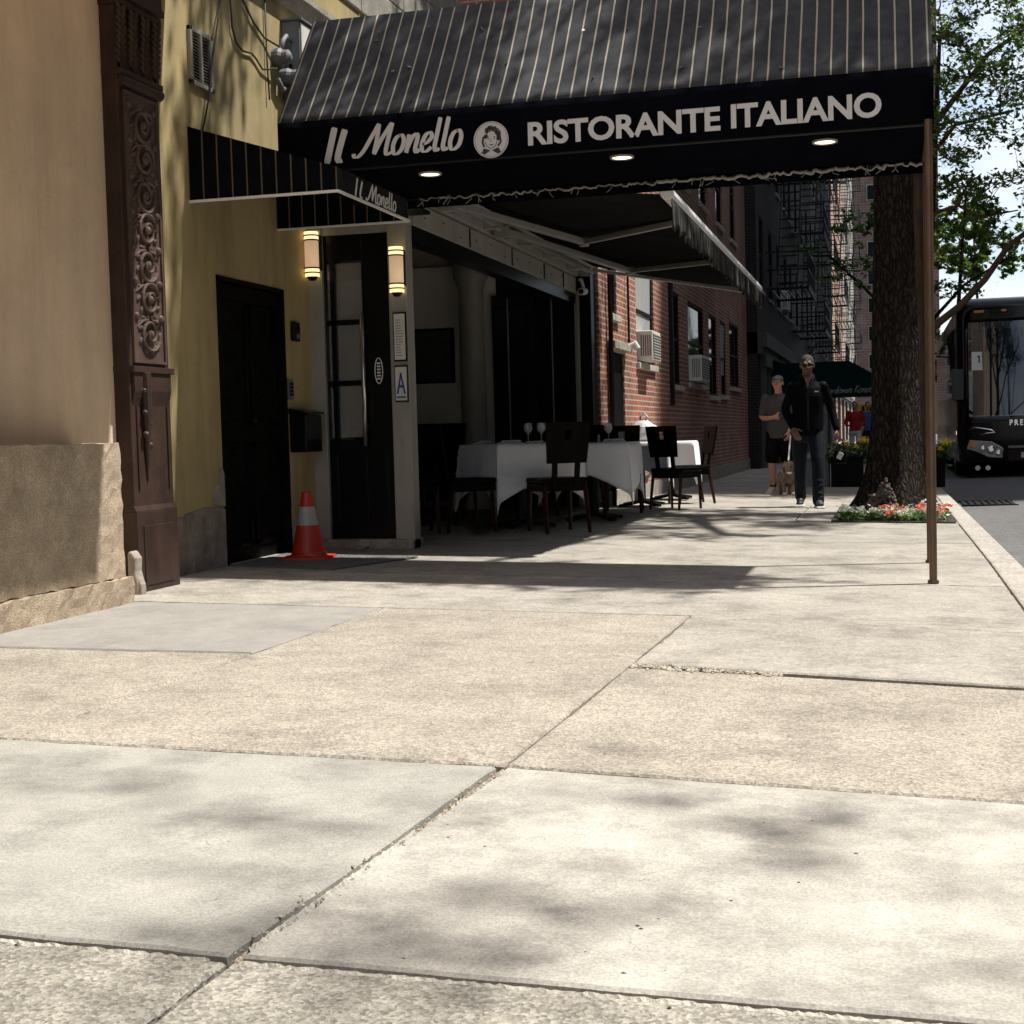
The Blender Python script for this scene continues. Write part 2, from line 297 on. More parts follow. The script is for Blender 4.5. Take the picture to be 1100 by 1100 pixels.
m_jeans = M('dark_jeans', (0.006, 0.0085, 0.014), r=.8, var=.45, vs=7, bump=.6, bs=16, spec=0.2)
m_shoe = M('sneaker_dark', (.03, .03, .033), r=.6, bump=.1)
m_sole = M('white_sole', (.7, .7, .68), r=.6, bump=.1)
m_tee = M('grey_tshirt', (0.05, 0.05, 0.048), r=.85, var=.2, bump=.4, bs=16)
m_shorts = M('black_shorts', (0.006, 0.006, 0.007), r=.8, bump=.3, bs=18, spec=0.04)
m_hairg = M('short_grey_hair', (0.035, 0.033, 0.031), r=.8, var=.4, vs=60, bump=.8, bs=140)
m_cap = M('grey_cap', (.09, .085, .08), r=.85, bump=.2)
m_redtop = M('red_top', (.40, .015, .02), r=.8, bump=.2)
m_bluetop = M('blue_top', (.05, .09, .25), r=.8, bump=.2)
m_fur1 = M('dog_fur', (.07, .045, .03), r=.95, var=.6, vs=9, bump=1., bs=60, c2=(.34, .27, .2))
m_fur2 = M('dog_dark_fur', (.03, .025, .022), r=.95, var=.4, bump=.8, bs=60)
m_sigy = M('signal_yellow', (.75, .42, .03), r=.45, var=.1, bump=.05)
m_art = M('dark_painting', (.012, .012, .014), r=.3, var=.6, vs=9, bump=.1, c2=(.05, .05, .052))
m_lace = M('grey_lacing', (0.34, 0.33, 0.31), r=.8, var=.3, vs=30, bump=.3)

# ------------------------------------------------------------------ mesh builder
def rootloc(p):
    while p.parent: p = p.parent
    return p.location.copy()

class MB:
    def __init__(s): s.v = []; s.f = []; s.m = []; s.mi = 0
    def add(s, vs, fs):
        o = len(s.v); s.v += [tuple(p) for p in vs]
        for f in fs: s.f.append(tuple(i + o for i in f)); s.m.append(s.mi)
    def box(s, x0, x1, y0, y1, z0, z1):
        s.add([(x0, y0, z0), (x1, y0, z0), (x1, y1, z0), (x0, y1, z0), (x0, y0, z1), (x1, y0, z1), (x1, y1, z1), (x0, y1, z1)],
              [(0, 3, 2, 1), (4, 5, 6, 7), (0, 1, 5, 4), (1, 2, 6, 5), (2, 3, 7, 6), (3, 0, 4, 7)]); return s
    def obox(s, c, half, rz=0, rx=0, ry=0):
        mt = Matrix.Translation(c) @ Matrix.Rotation(rz, 4, 'Z') @ Matrix.Rotation(ry, 4, 'Y') @ Matrix.Rotation(rx, 4, 'X')
        a, b, d = half
        vs = [mt @ Vector(p) for p in [(-a, -b, -d), (a, -b, -d), (a, b, -d), (-a, b, -d), (-a, -b, d), (a, -b, d), (a, b, d), (-a, b, d)]]
        s.add(vs, [(0, 3, 2, 1), (4, 5, 6, 7), (0, 1, 5, 4), (1, 2, 6, 5), (2, 3, 7, 6), (3, 0, 4, 7)]); return s
    def bar(s, p, q, w, h):
        """rectangular bar between two points"""
        p = Vector(p); q = Vector(q); d = (q - p).normalized()
        up = Vector((0, 0, 1)) if abs(d.z) < .9 else Vector((0, 1, 0))
        a = d.cross(up).normalized() * w / 2; b = a.cross(d).normalized() * h / 2
        vs = [p - a - b, p + a - b, p + a + b, p - a + b, q - a - b, q + a - b, q + a + b, q - a + b]
        s.add(vs, [(0, 1, 2, 3), (7, 6, 5, 4), (0, 4, 5, 1), (1, 5, 6, 2), (2, 6, 7, 3), (3, 7, 4, 0)]); return s
    def tube(s, pts, rad, n=8, cap=True):
        pts = [Vector(p) for p in pts]
        if not hasattr(rad, '__len__'): rad = [rad] * len(pts)
        o = len(s.v); ref = None
        for i, p in enumerate(pts):
            d = (pts[min(i + 1, len(pts) - 1)] - pts[max(i - 1, 0)])
            d = d.normalized() if d.length > 1e-9 else Vector((0, 0, 1))
            if ref is None: ref = Vector((1, 0, 0)) if abs(d.x) < .8 else Vector((0, 1, 0))
            a = (ref - d * ref.dot(d)).normalized(); b = d.cross(a); ref = a
            r = rad[i]; rx, ry = r if hasattr(r, '__len__') else (r, r)
            for k in range(n):
                t = 2 * PI * k / n
                s.v.append(tuple(p + a * math.cos(t) * rx + b * math.sin(t) * ry))
        for i in range(len(pts) - 1):
            for k in range(n):
                k2 = (k + 1) % n
                s.f.append((o + i * n + k, o + i * n + k2, o + (i + 1) * n + k2, o + (i + 1) * n + k)); s.m.append(s.mi)
        if cap:
            s.f.append(tuple(o + k for k in reversed(range(n)))); s.m.append(s.mi)
            e = o + (len(pts) - 1) * n; s.f.append(tuple(e + k for k in range(n))); s.m.append(s.mi)
        return s
    def lathe(s, prof, c=(0, 0, 0), n=20, axis='Z', cap=True):
        o = len(s.v)
        for r, h in prof:
            for k in range(n):
                t = 2 * PI * k / n
                x, y = r * math.cos(t), r * math.sin(t)
                p = (x, y, h) if axis == 'Z' else ((h, x, y) if axis == 'X' else (y, h, x))
                s.v.append((c[0] + p[0], c[1] + p[1], c[2] + p[2]))
        for i in range(len(prof) - 1):
            for k in range(n):
                k2 = (k + 1) % n
                s.f.append((o + i * n + k, o + i * n + k2, o + (i + 1) * n + k2, o + (i + 1) * n + k)); s.m.append(s.mi)
        if cap:
            s.f.append(tuple(o + k for k in reversed(range(n)))); s.m.append(s.mi)
            e = o + (len(prof) - 1) * n; s.f.append(tuple(e + k for k in range(n))); s.m.append(s.mi)
        return s
    def ball(s, c, r, nu=14, nv=10, rot=None):
        rx, ry, rz = r if hasattr(r, '__len__') else (r, r, r)
        o = len(s.v); c = Vector(c)
        for i in range(nv + 1):
            ph = PI * i / nv
            for k in range(nu):
                t = 2 * PI * k / nu
                p = Vector((rx * math.sin(ph) * math.cos(t), ry * math.sin(ph) * math.sin(t), rz * math.cos(ph)))
                if rot: p = rot @ p
                s.v.append(tuple(c + p))
        for i in range(nv):
            for k in range(nu):
                k2 = (k + 1) % nu
                s.f.append((o + i * nu + k, o + (i + 1) * nu + k, o + (i + 1) * nu + k2, o + i * nu + k2)); s.m.append(s.mi)
        return s
    def prism(s, poly, a0, a1, axis='X'):
        """extrude a 2-D outline along an axis (X: outline in y,z; Y: x,z; Z: x,y)"""
        n = len(poly)
        def P(u, v, a): return (a, u, v) if axis == 'X' else ((u, a, v) if axis == 'Y' else (u, v, a))
        vs = [P(u, v, a0) for u, v in poly] + [P(u, v, a1) for u, v in poly]
        s.add(vs, [tuple(range(n))[::-1], tuple(range(n, 2 * n))] + [(i, (i + 1) % n, n + (i + 1) % n, n + i) for i in range(n)]); return s
    def sheet(s, grid):
        """grid[i][j] of points"""
        ni, nj = len(grid), len(grid[0]); o = len(s.v)
        for row in grid: s.v += [tuple(p) for p in row]
        for i in range(ni - 1):
            for j in range(nj - 1):
                s.f.append((o + i * nj + j, o + i * nj + j + 1, o + (i + 1) * nj + j + 1, o + (i + 1) * nj + j)); s.m.append(s.mi)
        return s
    def mesh(s, name, off=Vector((0, 0, 0))):
        me = bpy.data.meshes.new(name)
        me.from_pydata([(a - off.x, b - off.y, c - off.z) for a, b, c in s.v], [], s.f)
        me.polygons.foreach_set('material_index', s.m); me.update(); return me
    def build(s, name, mat, parent=None, world=False, smooth=False, bevel=0, solid=0, sub=0, fix=True):
        off = rootloc(parent) if (world and parent) else Vector((0, 0, 0))
        me = s.mesh(name, off)
        if fix:
            bm = bmesh.new(); bm.from_mesh(me); bmesh.ops.recalc_face_normals(bm, faces=bm.faces); bm.to_mesh(me); bm.free()
        for m in (mat if isinstance(mat, (list, tuple)) else [mat]): me.materials.append(m)
        o = bpy.data.objects.new(name, me); COL.objects.link(o)
        if parent: o.parent = parent
        if smooth:
            me.polygons.foreach_set('use_smooth', [True] * len(me.polygons))
        if solid:
            md = o.modifiers.new('s', 'SOLIDIFY'); md.thickness = solid; md.offset = 0
        if bevel:
            md = o.modifiers.new('b', 'BEVEL'); md.width = bevel; md.segments = 2; md.limit_method = 'ANGLE'; md.angle_limit = R(40)
        if sub:
            md = o.modifiers.new('u', 'SUBSURF'); md.levels = sub; md.render_levels = sub
        return o

def tag(o, label, cat, group=None):
    o['label'] = label; o['category'] = cat
    if group: o['group'] = group
    return o
def thing(name, label, cat, loc=(0, 0, 0), rz=0, group=None):
    o = bpy.data.objects.new(name, None); COL.objects.link(o)
    o.location = loc; o.rotation_euler = (0, 0, rz); o.empty_display_size = .1
    return tag(o, label, cat, group)
def structure(o): o['kind'] = 'structure'; return o
def dup(root, loc, rz, label=None):
    r = root.copy(); COL.objects.link(r); r.location = loc; r.rotation_euler = (0, 0, rz)
    if label: r['label'] = label
    for ch in list(root.children):
        c = ch.copy(); COL.objects.link(c); c.parent = r
        for g in list(ch.children):
            d = g.copy(); COL.objects.link(d); d.parent = c
    return r

def gz(x, y): return -.02 * (x + 4.2) - .008 * min(max(0, y - 9.8), 16)

# ------------------------------------------------------------------ camera, light
yaw, pit, roll, F = R(14.8), math.atan(82 / 1540), .027, 1540 / 1100
fw = Vector((-math.sin(yaw) * math.cos(pit), math.cos(yaw) * math.cos(pit), -math.sin(pit)))
rt = Vector((math.cos(yaw), math.sin(yaw), 0)); up = rt.cross(fw)
xi = rt * math.cos(roll) - up * math.sin(roll); yi = up * math.cos(roll) + rt * math.sin(roll)
cam = bpy.data.cameras.new('camera'); co = bpy.data.objects.new('camera', cam); COL.objects.link(co)
mt = Matrix((xi, yi, -fw)).transposed().to_4x4(); mt.translation = (0, 0, .8); co.matrix_world = mt
cam.sensor_width = 36; cam.lens = 36 * F; cam.clip_end = 5000; cam.clip_start = .05
sc.camera = co

SUN = Vector((.39, .16, .906)).normalized()
sl = bpy.data.lights.new('sun', 'SUN'); sl.energy = 5.0; sl.angle = R(.8); sl.color = (1, .965, .905)
so = bpy.data.objects.new('sun', sl); COL.objects.link(so); so.rotation_euler = SUN.to_track_quat('Z', 'Y').to_euler(); so.location = (6, 4, 30)
w = bpy.data.worlds.new('World'); sc.world = w; w.use_nodes = True
nt = w.node_tree; bg = nt.nodes['Background']
sk = nt.nodes.new('ShaderNodeTexSky'); sk.sky_type = 'NISHITA'; sk.sun_disc = False
sk.sun_elevation = math.asin(SUN.z); sk.sun_rotation = math.atan2(SUN.x, SUN.y); sk.dust_density = 1.5; sk.air_density = 1.
tcw = nt.nodes.new('ShaderNodeTexCoord'); cn = nt.nodes.new('ShaderNodeTexNoise'); cn.inputs['Scale'].default_value = 5.; cn.inputs['Detail'].default_value = 8.; cn.inputs['Roughness'].default_value = .6
mpw = nt.nodes.new('ShaderNodeMapping'); mpw.inputs['Scale'].default_value = (1, 1, 2.5); nt.links.new(tcw.outputs['Generated'], mpw.inputs[0]); nt.links.new(mpw.outputs[0], cn.inputs['Vector'])
cr_ = nt.nodes.new('ShaderNodeMapRange'); cr_.inputs[1].default_value = .42; cr_.inputs[2].default_value = .62; cr_.inputs[3].default_value = .12; cr_.inputs[4].default_value = .8; nt.links.new(cn.outputs['Fac'], cr_.inputs[0])
cm = nt.nodes.new('ShaderNodeMix'); cm.data_type = 'RGBA'; nt.links.new(cr_.outputs[0], cm.inputs[0]); nt.links.new(sk.outputs[0], cm.inputs[6]); cm.inputs[7].default_value = (6.2, 6.4, 6.7, 1)
nt.links.new(cm.outputs[2], bg.inputs[0]); bg.inputs[1].default_value = .125
sc.view_settings.view_transform = 'Standard'; sc.view_settings.look = 'None'; sc.view_settings.exposure = .52; sc.view_settings.gamma = 1
sc.cycles.use_denoising = True
sc.cycles.max_bounces = 8; sc.cycles.transparent_max_bounces = 12

# ------------------------------------------------------------------ ground
def base_strip(name, x0, x1, dz, mat, y0=-8, y1=120):
    mb = MB(); ys = [y0, 0, 4, 9.8, 12, 16, 20, 25.8, 40, y1]
    mb.sheet([[(x0, y, gz(x0, y) + dz), (x1, y, gz(x1, y) + dz)] for y in ys])
    return structure(mb.build(name, mat))
gm = MB(); gm.sheet([[(-900, -300, -.95), (900, -300, -.95)], [(-900, 1500, -.95), (900, 1500, -.95)]])
structure(gm.build('ground', m_earth))
base_strip('sidewalk_bed', -4.32, .625, -.022, m_joint)
rd = MB()
ys = [-8, 0, 9.8, 16, 25.8, 60, 400]
rd.sheet([[(x, y, gz(.8, y) - .13 + .02 * min(x - .8, 5)) for x in (.80, 2, 5.8, 14)] for y in ys])
structure(rd.build('road', m_asph))

SM = [m_agg, m_aggd, m_cream, m_grey, m_beige, m_patch]
sw = MB()
def slab(pts, mi, dz=0., jit=.003, gap=.005, tilt=0.):
    """one cast slab: wavering, slightly rounded edges"""
    top = []
    n = 4
    for i in range(n):
        a = Vector(pts[i]); b = Vector(pts[(i + 1) % n]); L = (b - a).length
        k = max(2, int(L / .06))
        if b.y > 14: k = max(2, int(L / .4))
        d = (b - a).normalized(); nr = Vector((-d.y, d.x))
        ph = random.uniform(0, 9)
        for j in range(k):
            t = j / k; p = a + (b - a) * t
            e = gap + jit * (math.sin(t * L * 5 + ph) * .6 + random.gauss(0, .5))
            if random.random() < .03: e += random.uniform(.004, .014)
            if j == 0: e = gap
            top.append(p + nr * max(.001, e))
    c = sum(top, Vector((0, 0))) / len(top)
    o = len(sw.v); m = len(top)
    def z(p): return gz(p.x, p.y) + dz + tilt * (p.x - c.x)
    for p in top: sw.v.append((p.x, p.y, z(p) - .045))
    for p in top: sw.v.append((p.x, p.y, z(p) - .006))
    for p in top:
        q = p + (c - p).normalized() * .007; sw.v.append((q.x, q.y, z(q)))
    for r in (0, 1):
        for k in range(m):
            k2 = (k + 1) % m
            sw.f.append((o + r * m + k, o + r * m + k2, o + (r + 1) * m + k2, o + (r + 1) * m + k)); sw.m.append(mi)
    sw.f.append(tuple(o + 2 * m + k for k in range(m))); sw.m.append(mi)
Q = lambda x0, x1, y0, y1: [(x0, y0), (x1, y0), (x1, y1), (x0, y1)]
XL, XA, XB, XR = -4.32, -3.96, -2.44, .612
# rows near the camera, joint positions as in the picture
slab([(-2.5, .72), (-1.125, .72), (-1.082, 2.152), (-2.5, 2.155)], 1, -.002)
slab([(-1.12, .72), (XR, .72), (XR, 2.173), (-1.076, 2.152)], 1, -.002)
slab([(-4.0, .72), (-2.51, .72), (-2.51, 2.155), (-4.0, 2.16)], 1, -.004)
slab([(-2.53, 2.172), (-1.090, 2.172), (-1.005, 3.574), (-2.53, 3.579)], 3, .001, gap=.003)
slab([(-4.0, 2.178), (-2.535, 2.172), (-2.535, 3.583), (-4.0, 3.583)], 3)
slab([(-1.066, 2.174), (XR, 2.195), (XR, 3.476), (-.980, 3.574)], 2, .0, jit=.003, gap=.003)
slab([(-2.465, 3.592), (-.995, 3.592), (-.935, 5.23), (-.915, 6.66), (-2.43, 6.66)][:0] or [(-2.465, 3.592), (-.987, 3.592), (-.913, 6.66), (-2.43, 6.66)], 0, .001, gap=.002, jit=.002)
slab([(-4.0, 3.592), (-2.47, 3.592), (-2.455, 5.20), (-4.0, 5.09)], 0)
slab([(-4.3, 5.10), (-2.46, 5.21), (-2.435, 6.66), (-4.3, 6.66)], 5, .002, gap=.002)
slab([(-.984, 3.592), (XR, 3.49), (XR, 4.985), (-.944, 5.185)], 0, 0, jit=.004, gap=.002)
slab([(-.938, 5.255), (XR, 5.035), (XR, 6.37), (-.909, 6.66)], 4, .003, jit=.006, gap=.003)
y = 6.68
yl = [6.68, 8.22, 9.80, 11.3, 12.8, 14.3, 15.8, 17.3, 18.8, 20.3, 21.8, 23.8, 25.8]
for i in range(len(yl) - 1):
    xs = [XL, -.91, XR] if 12.9 < yl[i] < 17 else [XL, XR]
    for j in range(len(xs) - 1):
        y0 = yl[i] + .004; y1 = yl[i + 1] - .0
        if i == 0: y0 = 6.69
        if j == 1: # tree pit beside the kerb
            if yl[i] < 14.4:
                slab(Q(-.90, XR, yl[i] + .012, 13.9), 4); slab(Q(-.90, -.56, 13.91, 17.3) , 4)
            continue
        slab(Q(xs[j] + .001, xs[j + 1] - .001, y0, y1), 4, random.uniform(-.001, .001), gap=.0012, jit=.0015)
slab([(-.905, 6.665), (XR, 6.385), (XR, 6.688), (-.905, 6.688)], 4, gap=.0005, jit=.0005)
for k in range(12):
    y0 = 25.8 + k * 6
    slab(Q(XL, XR, y0 + .01, y0 + 6), 4, gap=.003)
structure(sw.build('sidewalk', SM, fix=True))

# mortar and rubble lying in the wide joints
jf = MB()
def strip(p, q, w0, w1, dz, mi, seg=40, jit=.25, hump=.004):
    p = Vector(p); q = Vector(q); d = (q - p).normalized(); nr = Vector((-d.y, d.x)); g = []
    for i in range(seg + 1):
        t = i / seg; c = p + (q - p) * t; wd = (w0 + (w1 - w0) * t)
        a = c + nr * wd * (1 + random.uniform(-jit, jit)); b = c - nr * wd * (1 + random.uniform(-jit, jit)); z = gz(c.x, c.y) + dz + random.uniform(-.002, .002)
        g.append([(a.x, a.y, z - .008), (c.x, c.y, z + hump), (b.x, b.y, z - .008)])
    jf.mi = mi; jf.sheet(g)
strip((-1.074, 2.16), (-.988, 3.575), .012, .011, -.009, 0, 120, .3)
strip((-1.066, 2.2), (-1.02, 2.95), .004, .002, .0, 1, 90, .6)
strip((-2.53, 2.146), (-1.11, 2.144), .003, .005, .0015, 1, 140, .5, .001)
strip((-1.05, 2.144), (XR, 2.162), .005, .007, .0015, 1, 200, .4, .001)
strip((-.985, 3.57), (XR, 3.475), .010, .010, -.014, 0, 60, .5)
structure(jf.build('joint_mortar', [m_filler, m_lip]))
def pebbles(n, fn, rlo, rhi, flat=1.):
    mb = MB()
    for _ in range(n):
        x, y = fn(); r = random.uniform(rlo, rhi)
        o = len(mb.v); z = gz(x, y) + r * .2
        for d in [(1, 0, 0), (0, 1, 0), (-1, 0, 0), (0, -1, 0), (0, 0, 1), (0, 0, -1)]:
            mb.v.append((x + d[0] * r * random.uniform(.6, 1.3), y + d[1] * r * random.uniform(.6, 1.3), z - r * .2 * (1 - flat) + d[2] * r * random.uniform(.4, .8) * flat))
        for f in [(0, 1, 4), (1, 2, 4), (2, 3, 4), (3, 0, 4), (1, 0, 5), (2, 1, 5), (3, 2, 5), (0, 3, 5)]:
            mb.f.append(tuple(o + i for i in f)); mb.m.append(0)
    return mb
def f_crack():
    t = random.random() ** 1.8
    return -.93 + t * .55, 5.215 - t * .09 + random.gauss(0, .022)
def f_crack2(): 
    t = random.random(); return -.93 + .01 * t + random.gauss(0, .008), 5.2 + t * .7
def f_j(): 
    t = random.random(); return -1.08 + .095 * t + random.gauss(0, .012), 2.15 + t * 1.4
o = pebbles(260, f_crack, .004, .014).build('crack_rubble', m_rubble); o['kind'] = 'stuff'; tag(o, 'crumbled concrete bits in the crack between two pavement slabs', 'rubble')
mb = pebbles(120, f_j, .002, .006)
o = mb.build('joint_grit', m_rubble); o['kind'] = 'stuff'; tag(o, 'tan grit lying along the wide pavement joint', 'grit')
o = pebbles(150, lambda: (random.uniform(-2.4, .5), random.uniform(1.9, 6.5)), .0015, .006, .25).build('leaf_litter', m_earth); o['kind'] = 'stuff'; tag(o, 'dark crumbs of dry leaf litter scattered over the pavement', 'litter')

# kerb stones
kb = MB()
y = -6.
while y < 100:
    L = random.uniform(1.7, 2.3) if y < 40 else 6
    if y < 9.8 < y + L: L = 9.8 - y
    x0 = .62; x1 = .80
    zz = [(x0, y + .006), (x1, y + .006), (x1, y + L - .006), (x0, y + L - .006)]
    if not (y < 9.8 < y + L - .01):
        o = len(kb.v)
        for (a, b) in zz: kb.v.append((a, b, gz(a, b) - .4))
        for (a, b) in zz: kb.v.append((a, b, gz(a, b) - .002))
        kb.f += [(o + 4, o + 5, o + 6, o + 7), (o, o + 1, o + 5, o + 4), (o + 1, o + 2, o + 6, o + 5), (o + 2, o + 3, o + 7, o + 6), (o + 3, o, o + 4, o + 7)]; kb.m += [0] * 5
    y += L
structure(kb.build('kerb', m_kerb, bevel=.015))
# drain cover in the road
t = thing('drain_cover', 'dark iron grating set in the road before the coach', 'drain', (1.28, 20.5, gz(.8, 20.5) - .117))
mb = MB()
for i in range(8): mb.box(-.33 + i * .088, -.33 + i * .088 + .05, -.5, .5, 0, .02)
mb.box(-.36, .36, -.54, -.5, 0, .022); mb.box(-.36, .36, .5, .54, 0, .022)
mb.build('grating', m_iron, t)

# ------------------------------------------------------------------ left: tan building end
t = thing('corner_building', 'tan stucco building end on a rough granite plinth at the left edge', 'building', (-4.08, 5, 0))
mb = MB(); mb.box(-9, -4.08, -25, 7.03, -.3, 16); mb.build('wall', m_tan, t, True)
pl = MB()
g = []
# rough granite plinth with uneven corner
def rough_box(mb, x0, x1, y0, y1, z0, z1, s, amp):
    def face(P, nu, nv):
        mb.sheet([[P(i / nu, j / nv) for j in range(nv + 1)] for i in range(nu + 1)])
    rr = random.Random(3)
    cache = {}
    def jit(p):
        k = tuple(round(q, 4) for q in p)
        if k not in cache: cache[k] = (p[0] + rr.uniform(-amp, amp), p[1] + rr.uniform(-amp, amp), p[2] + rr.uniform(-amp, amp))
        return cache[k]
    ny = int((y1 - y0) / s); nz = int((z1 - z0) / s); nx = max(1, int((x1 - x0) / s))
    L = lambda a, b, t: a + (b - a) * t
    face(lambda u, v: jit((x1, L(y0, y1, u), L(z0, z1, v))), ny, nz)
    face(lambda u, v: jit((L(x0, x1, u), y1, L(z0, z1, v))), nx, nz)
    face(lambda u, v: jit((L(x0, x1, u), L(y0, y1, v), z1)), nx, ny)
rough_box(pl, -4.08, -3.80, 3.6, 6.58, .13, .815, .045, .005)
rough_box(pl, -4.08, -3.775, 3.6, 6.62, -.2, .125, .045, .006)
pl.build('plinth', m_plinth, t, True, smooth=False)
# added unseen cloth overhead, cut in steps to shade these walls
mb = MB(); aw = [(-4.2, 1.0), (-2.28, 1.0), (-2.28, 6.93), (-2.72, 6.93), (-2.72, 7.46), (-3.30, 7.46), (-3.30, 8.05), (-4.195, 8.05), (-4.195, 7.485), (-4.2, 7.485)]
mb.add([(x, y, 3.66) for x, y in aw], [tuple(range(len(aw)))]); mb.build('shade_cloth', m_shade_cloth, t, True, solid=.004)
for y in (1.2, 3.1, 5.0, 6.85):
    mb = MB(); mb.bar((-4.1, y, 3.70), (-2.3, y, 3.70), .03, .03); mb.build('shade_bar', m_iron, t, True)  # bars carrying the added cloth

# ------------------------------------------------------------------ carved pilaster
t = thing('carved_pilaster', 'dark brown carved pilaster between the tan and yellow walls', 'pilaster', (-3.98, 7.25, 0))
Y0, Y1, XF = 7.03, 7.48, -3.985
mb = MB()
mb.box(-4.22, XF, Y0, Y1, .46, 3.4); mb.build('shaft', m_brown, t, True, bevel=.008)
mb = MB(); mb.box(-4.22, XF + .015, Y0 - .006, Y1 + .006, -.2, .44); mb.prism([(XF + .015, .44), (XF, .47), (-4.2, .47), (-4.2, .44)], Y0 - .006, Y1 + .006, 'Y')
mb.box(XF + .015, XF + .021, Y0 + .06, Y1 - .06, .03, .36); mb.build('base', m_brown, t, True, bevel=.008)
mb = MB(); mb.prism([(XF, 1.02), (XF + .02, 1.10), (XF + .02, 1.2), (XF, 1.2)], Y0 + .02, Y1 - .02, 'Y')
for q in (.06, .40): mb.box(XF - .001, XF + .009, Y0 + q - .008, Y0 + q + .008, .56, 1.02)
mb.tube([(XF + .015, 7.17, 1.2), (XF + .02, 7.17, 1.0), (XF + .004, 7.18, .6)], [.036, .03, .006], 8)
for q in range(7): mb.ball((XF + .02, 7.17 + .02 * (-1) ** q, 1.16 - q * .06), (.02, .022, .02), 7, 5)
mb.box(XF - .1, XF + .03, Y0 - .004, Y1 + .006, 1.2, 1.235)
mb.build('bracket', m_brown, t, True, bevel=.006)
# scroll relief: two chains of spirals with leaves and berries
rel = MB()
z0, z1 = 1.32, 2.66; YC = (Y0 + Y1) / 2 + .01
for (ya, yb) in ((Y0 + .045, Y0 + .06), (Y1 - .06, Y1 - .045)): rel.box(XF - .01, XF + .014, ya, yb, z0 - .05, z1 + .05)
rel.box(XF - .01, XF + .014, Y0 + .045, Y1 - .045, z1 + .05, z1 + .065); rel.box(XF - .01, XF + .014, Y0 + .045, Y1 - .045, z0 - .065, z0 - .05)
n = 7; hh = (z1 - z0) / n
for i in range(n):
    cz = z0 + hh * (i + .5); sgn = 1 if i % 2 else -1
    pts = []
    for k in range(34):
        a = k / 33 * 3.6 * PI + (0 if sgn > 0 else PI); r = .105 * (1 - k / 36)
        pts.append((XF + .008 + .014 * k / 33, YC + sgn * .005 + r * math.cos(a) * sgn * 1.05, cz + r * math.sin(a)))
    rel.tube(pts, [.014 - .006 * k / 33 for k in range(34)], 6)
    rel.ball((XF + .016, YC + sgn * .005, cz), (.02, .024, .024), 8, 6)
    for q in range(9):
        a = q * .7 + i; r = .10
        rel.ball((XF + .006, YC + r * math.cos(a) * 1.1, cz + r * math.sin(a)), (.010, .026, .013), 7, 5, Matrix.Rotation(a + .6, 3, 'X'))
    for s2 in (-1, 1):
        rel.ball((XF + .005, YC + s2 * .135, cz + hh * .5), (.016, .022, .022), 8, 6)
        rel.tube([(XF + .004, YC + s2 * .02, cz + hh * .42), (XF + .012, YC + s2 * .08, cz + hh * .38), (XF + .004, YC + s2 * .13, cz + hh * .2)], [.011, .009, .004], 6)
rel.box(XF + .001, XF + .003, Y0 + .06, Y1 - .06, z0 - .05, z1 + .05)
rel.build('carved_panel', m_carv, t, True, smooth=False)
cp = MB()
cp.tube([(XF + .005, Y0 + .01, 2.775), (XF + .005, Y1 + .005, 2.775)], .032, 12); cp.box(-4.1, XF + .03, Y0 - .004, Y1 + .005, 2.80, 2.83)
cp.box(-4.2, XF + .03, Y0 - .01, Y1 + .01, 3.17, 3.20); cp.box(-4.2, XF + .045, Y0 - .02, Y1 + .02, 3.21, 3.245); cp.box(-4.2, XF + .035, Y0 - .012, Y1 + .015, 3.25, 3.5)
for i in range(4):
    yc = Y0 + .03 + i * .13
    for k in range(9):
        zz = 2.88 + k * .034; 
        for s2 in (-1, 1): cp.ball((XF + .004 + .002 * k, yc + s2 * .026, zz), (.016, .030, .010), 7, 5, Matrix.Rotation(s2 * .9, 3, 'X'))
    cp.tube([(XF + .012, yc, 2.84), (XF + .02, yc, 3.05), (XF + .035, yc, 3.16)], [.011, .010, .016], 7)
cp.build('capital', m_brown, t, True, smooth=False)

# ------------------------------------------------------------------ restaurant building: yellow wall, vestibule, dining opening
rb = thing('restaurant_building', 'yellow plastered restaurant building with black cellar door and open dining front', 'building', (-4.2, 9, 0))
mb = MB()
XW = -4.2
# yellow wall with an opening for the cellar door
mb.box(-4.8, XW, 7.48, 8.585, -.2, 1.86); mb.box(-4.8, XW, 9.585, 10.1, -.2, 1.86); mb.box(-4.8, XW, 7.48, 10.1, 1.86, 4.33); mb.box(-4.8, XW, 10.1, 16.2, 2.86, 4.33)
mb.build('wall', m_yel, rb, True)
mb = MB(); mb.box(-4.3, XW + .09, 7.5, 16.2, 4.03, 4.07); mb.prism([(XW - .1, 3.95), (XW + .03, 3.95), (XW + .08, 4.03), (XW - .1, 4.03)], 7.5, 16.2, 'Y'); mb.build('moulding', m_block, rb, True)
mb = MB()
for i in range(7):
    for k in range(3): mb.box(-4.75, XW + .02, 10.6 + i * .8 + (k % 2) * .3, 10.6 + i * .8 + (k % 2) * .3 + .79, 4.335 + k * .3, 4.335 + k * .3 + .295)
mb.build('parapet', m_block, rb, True, bevel=.01)
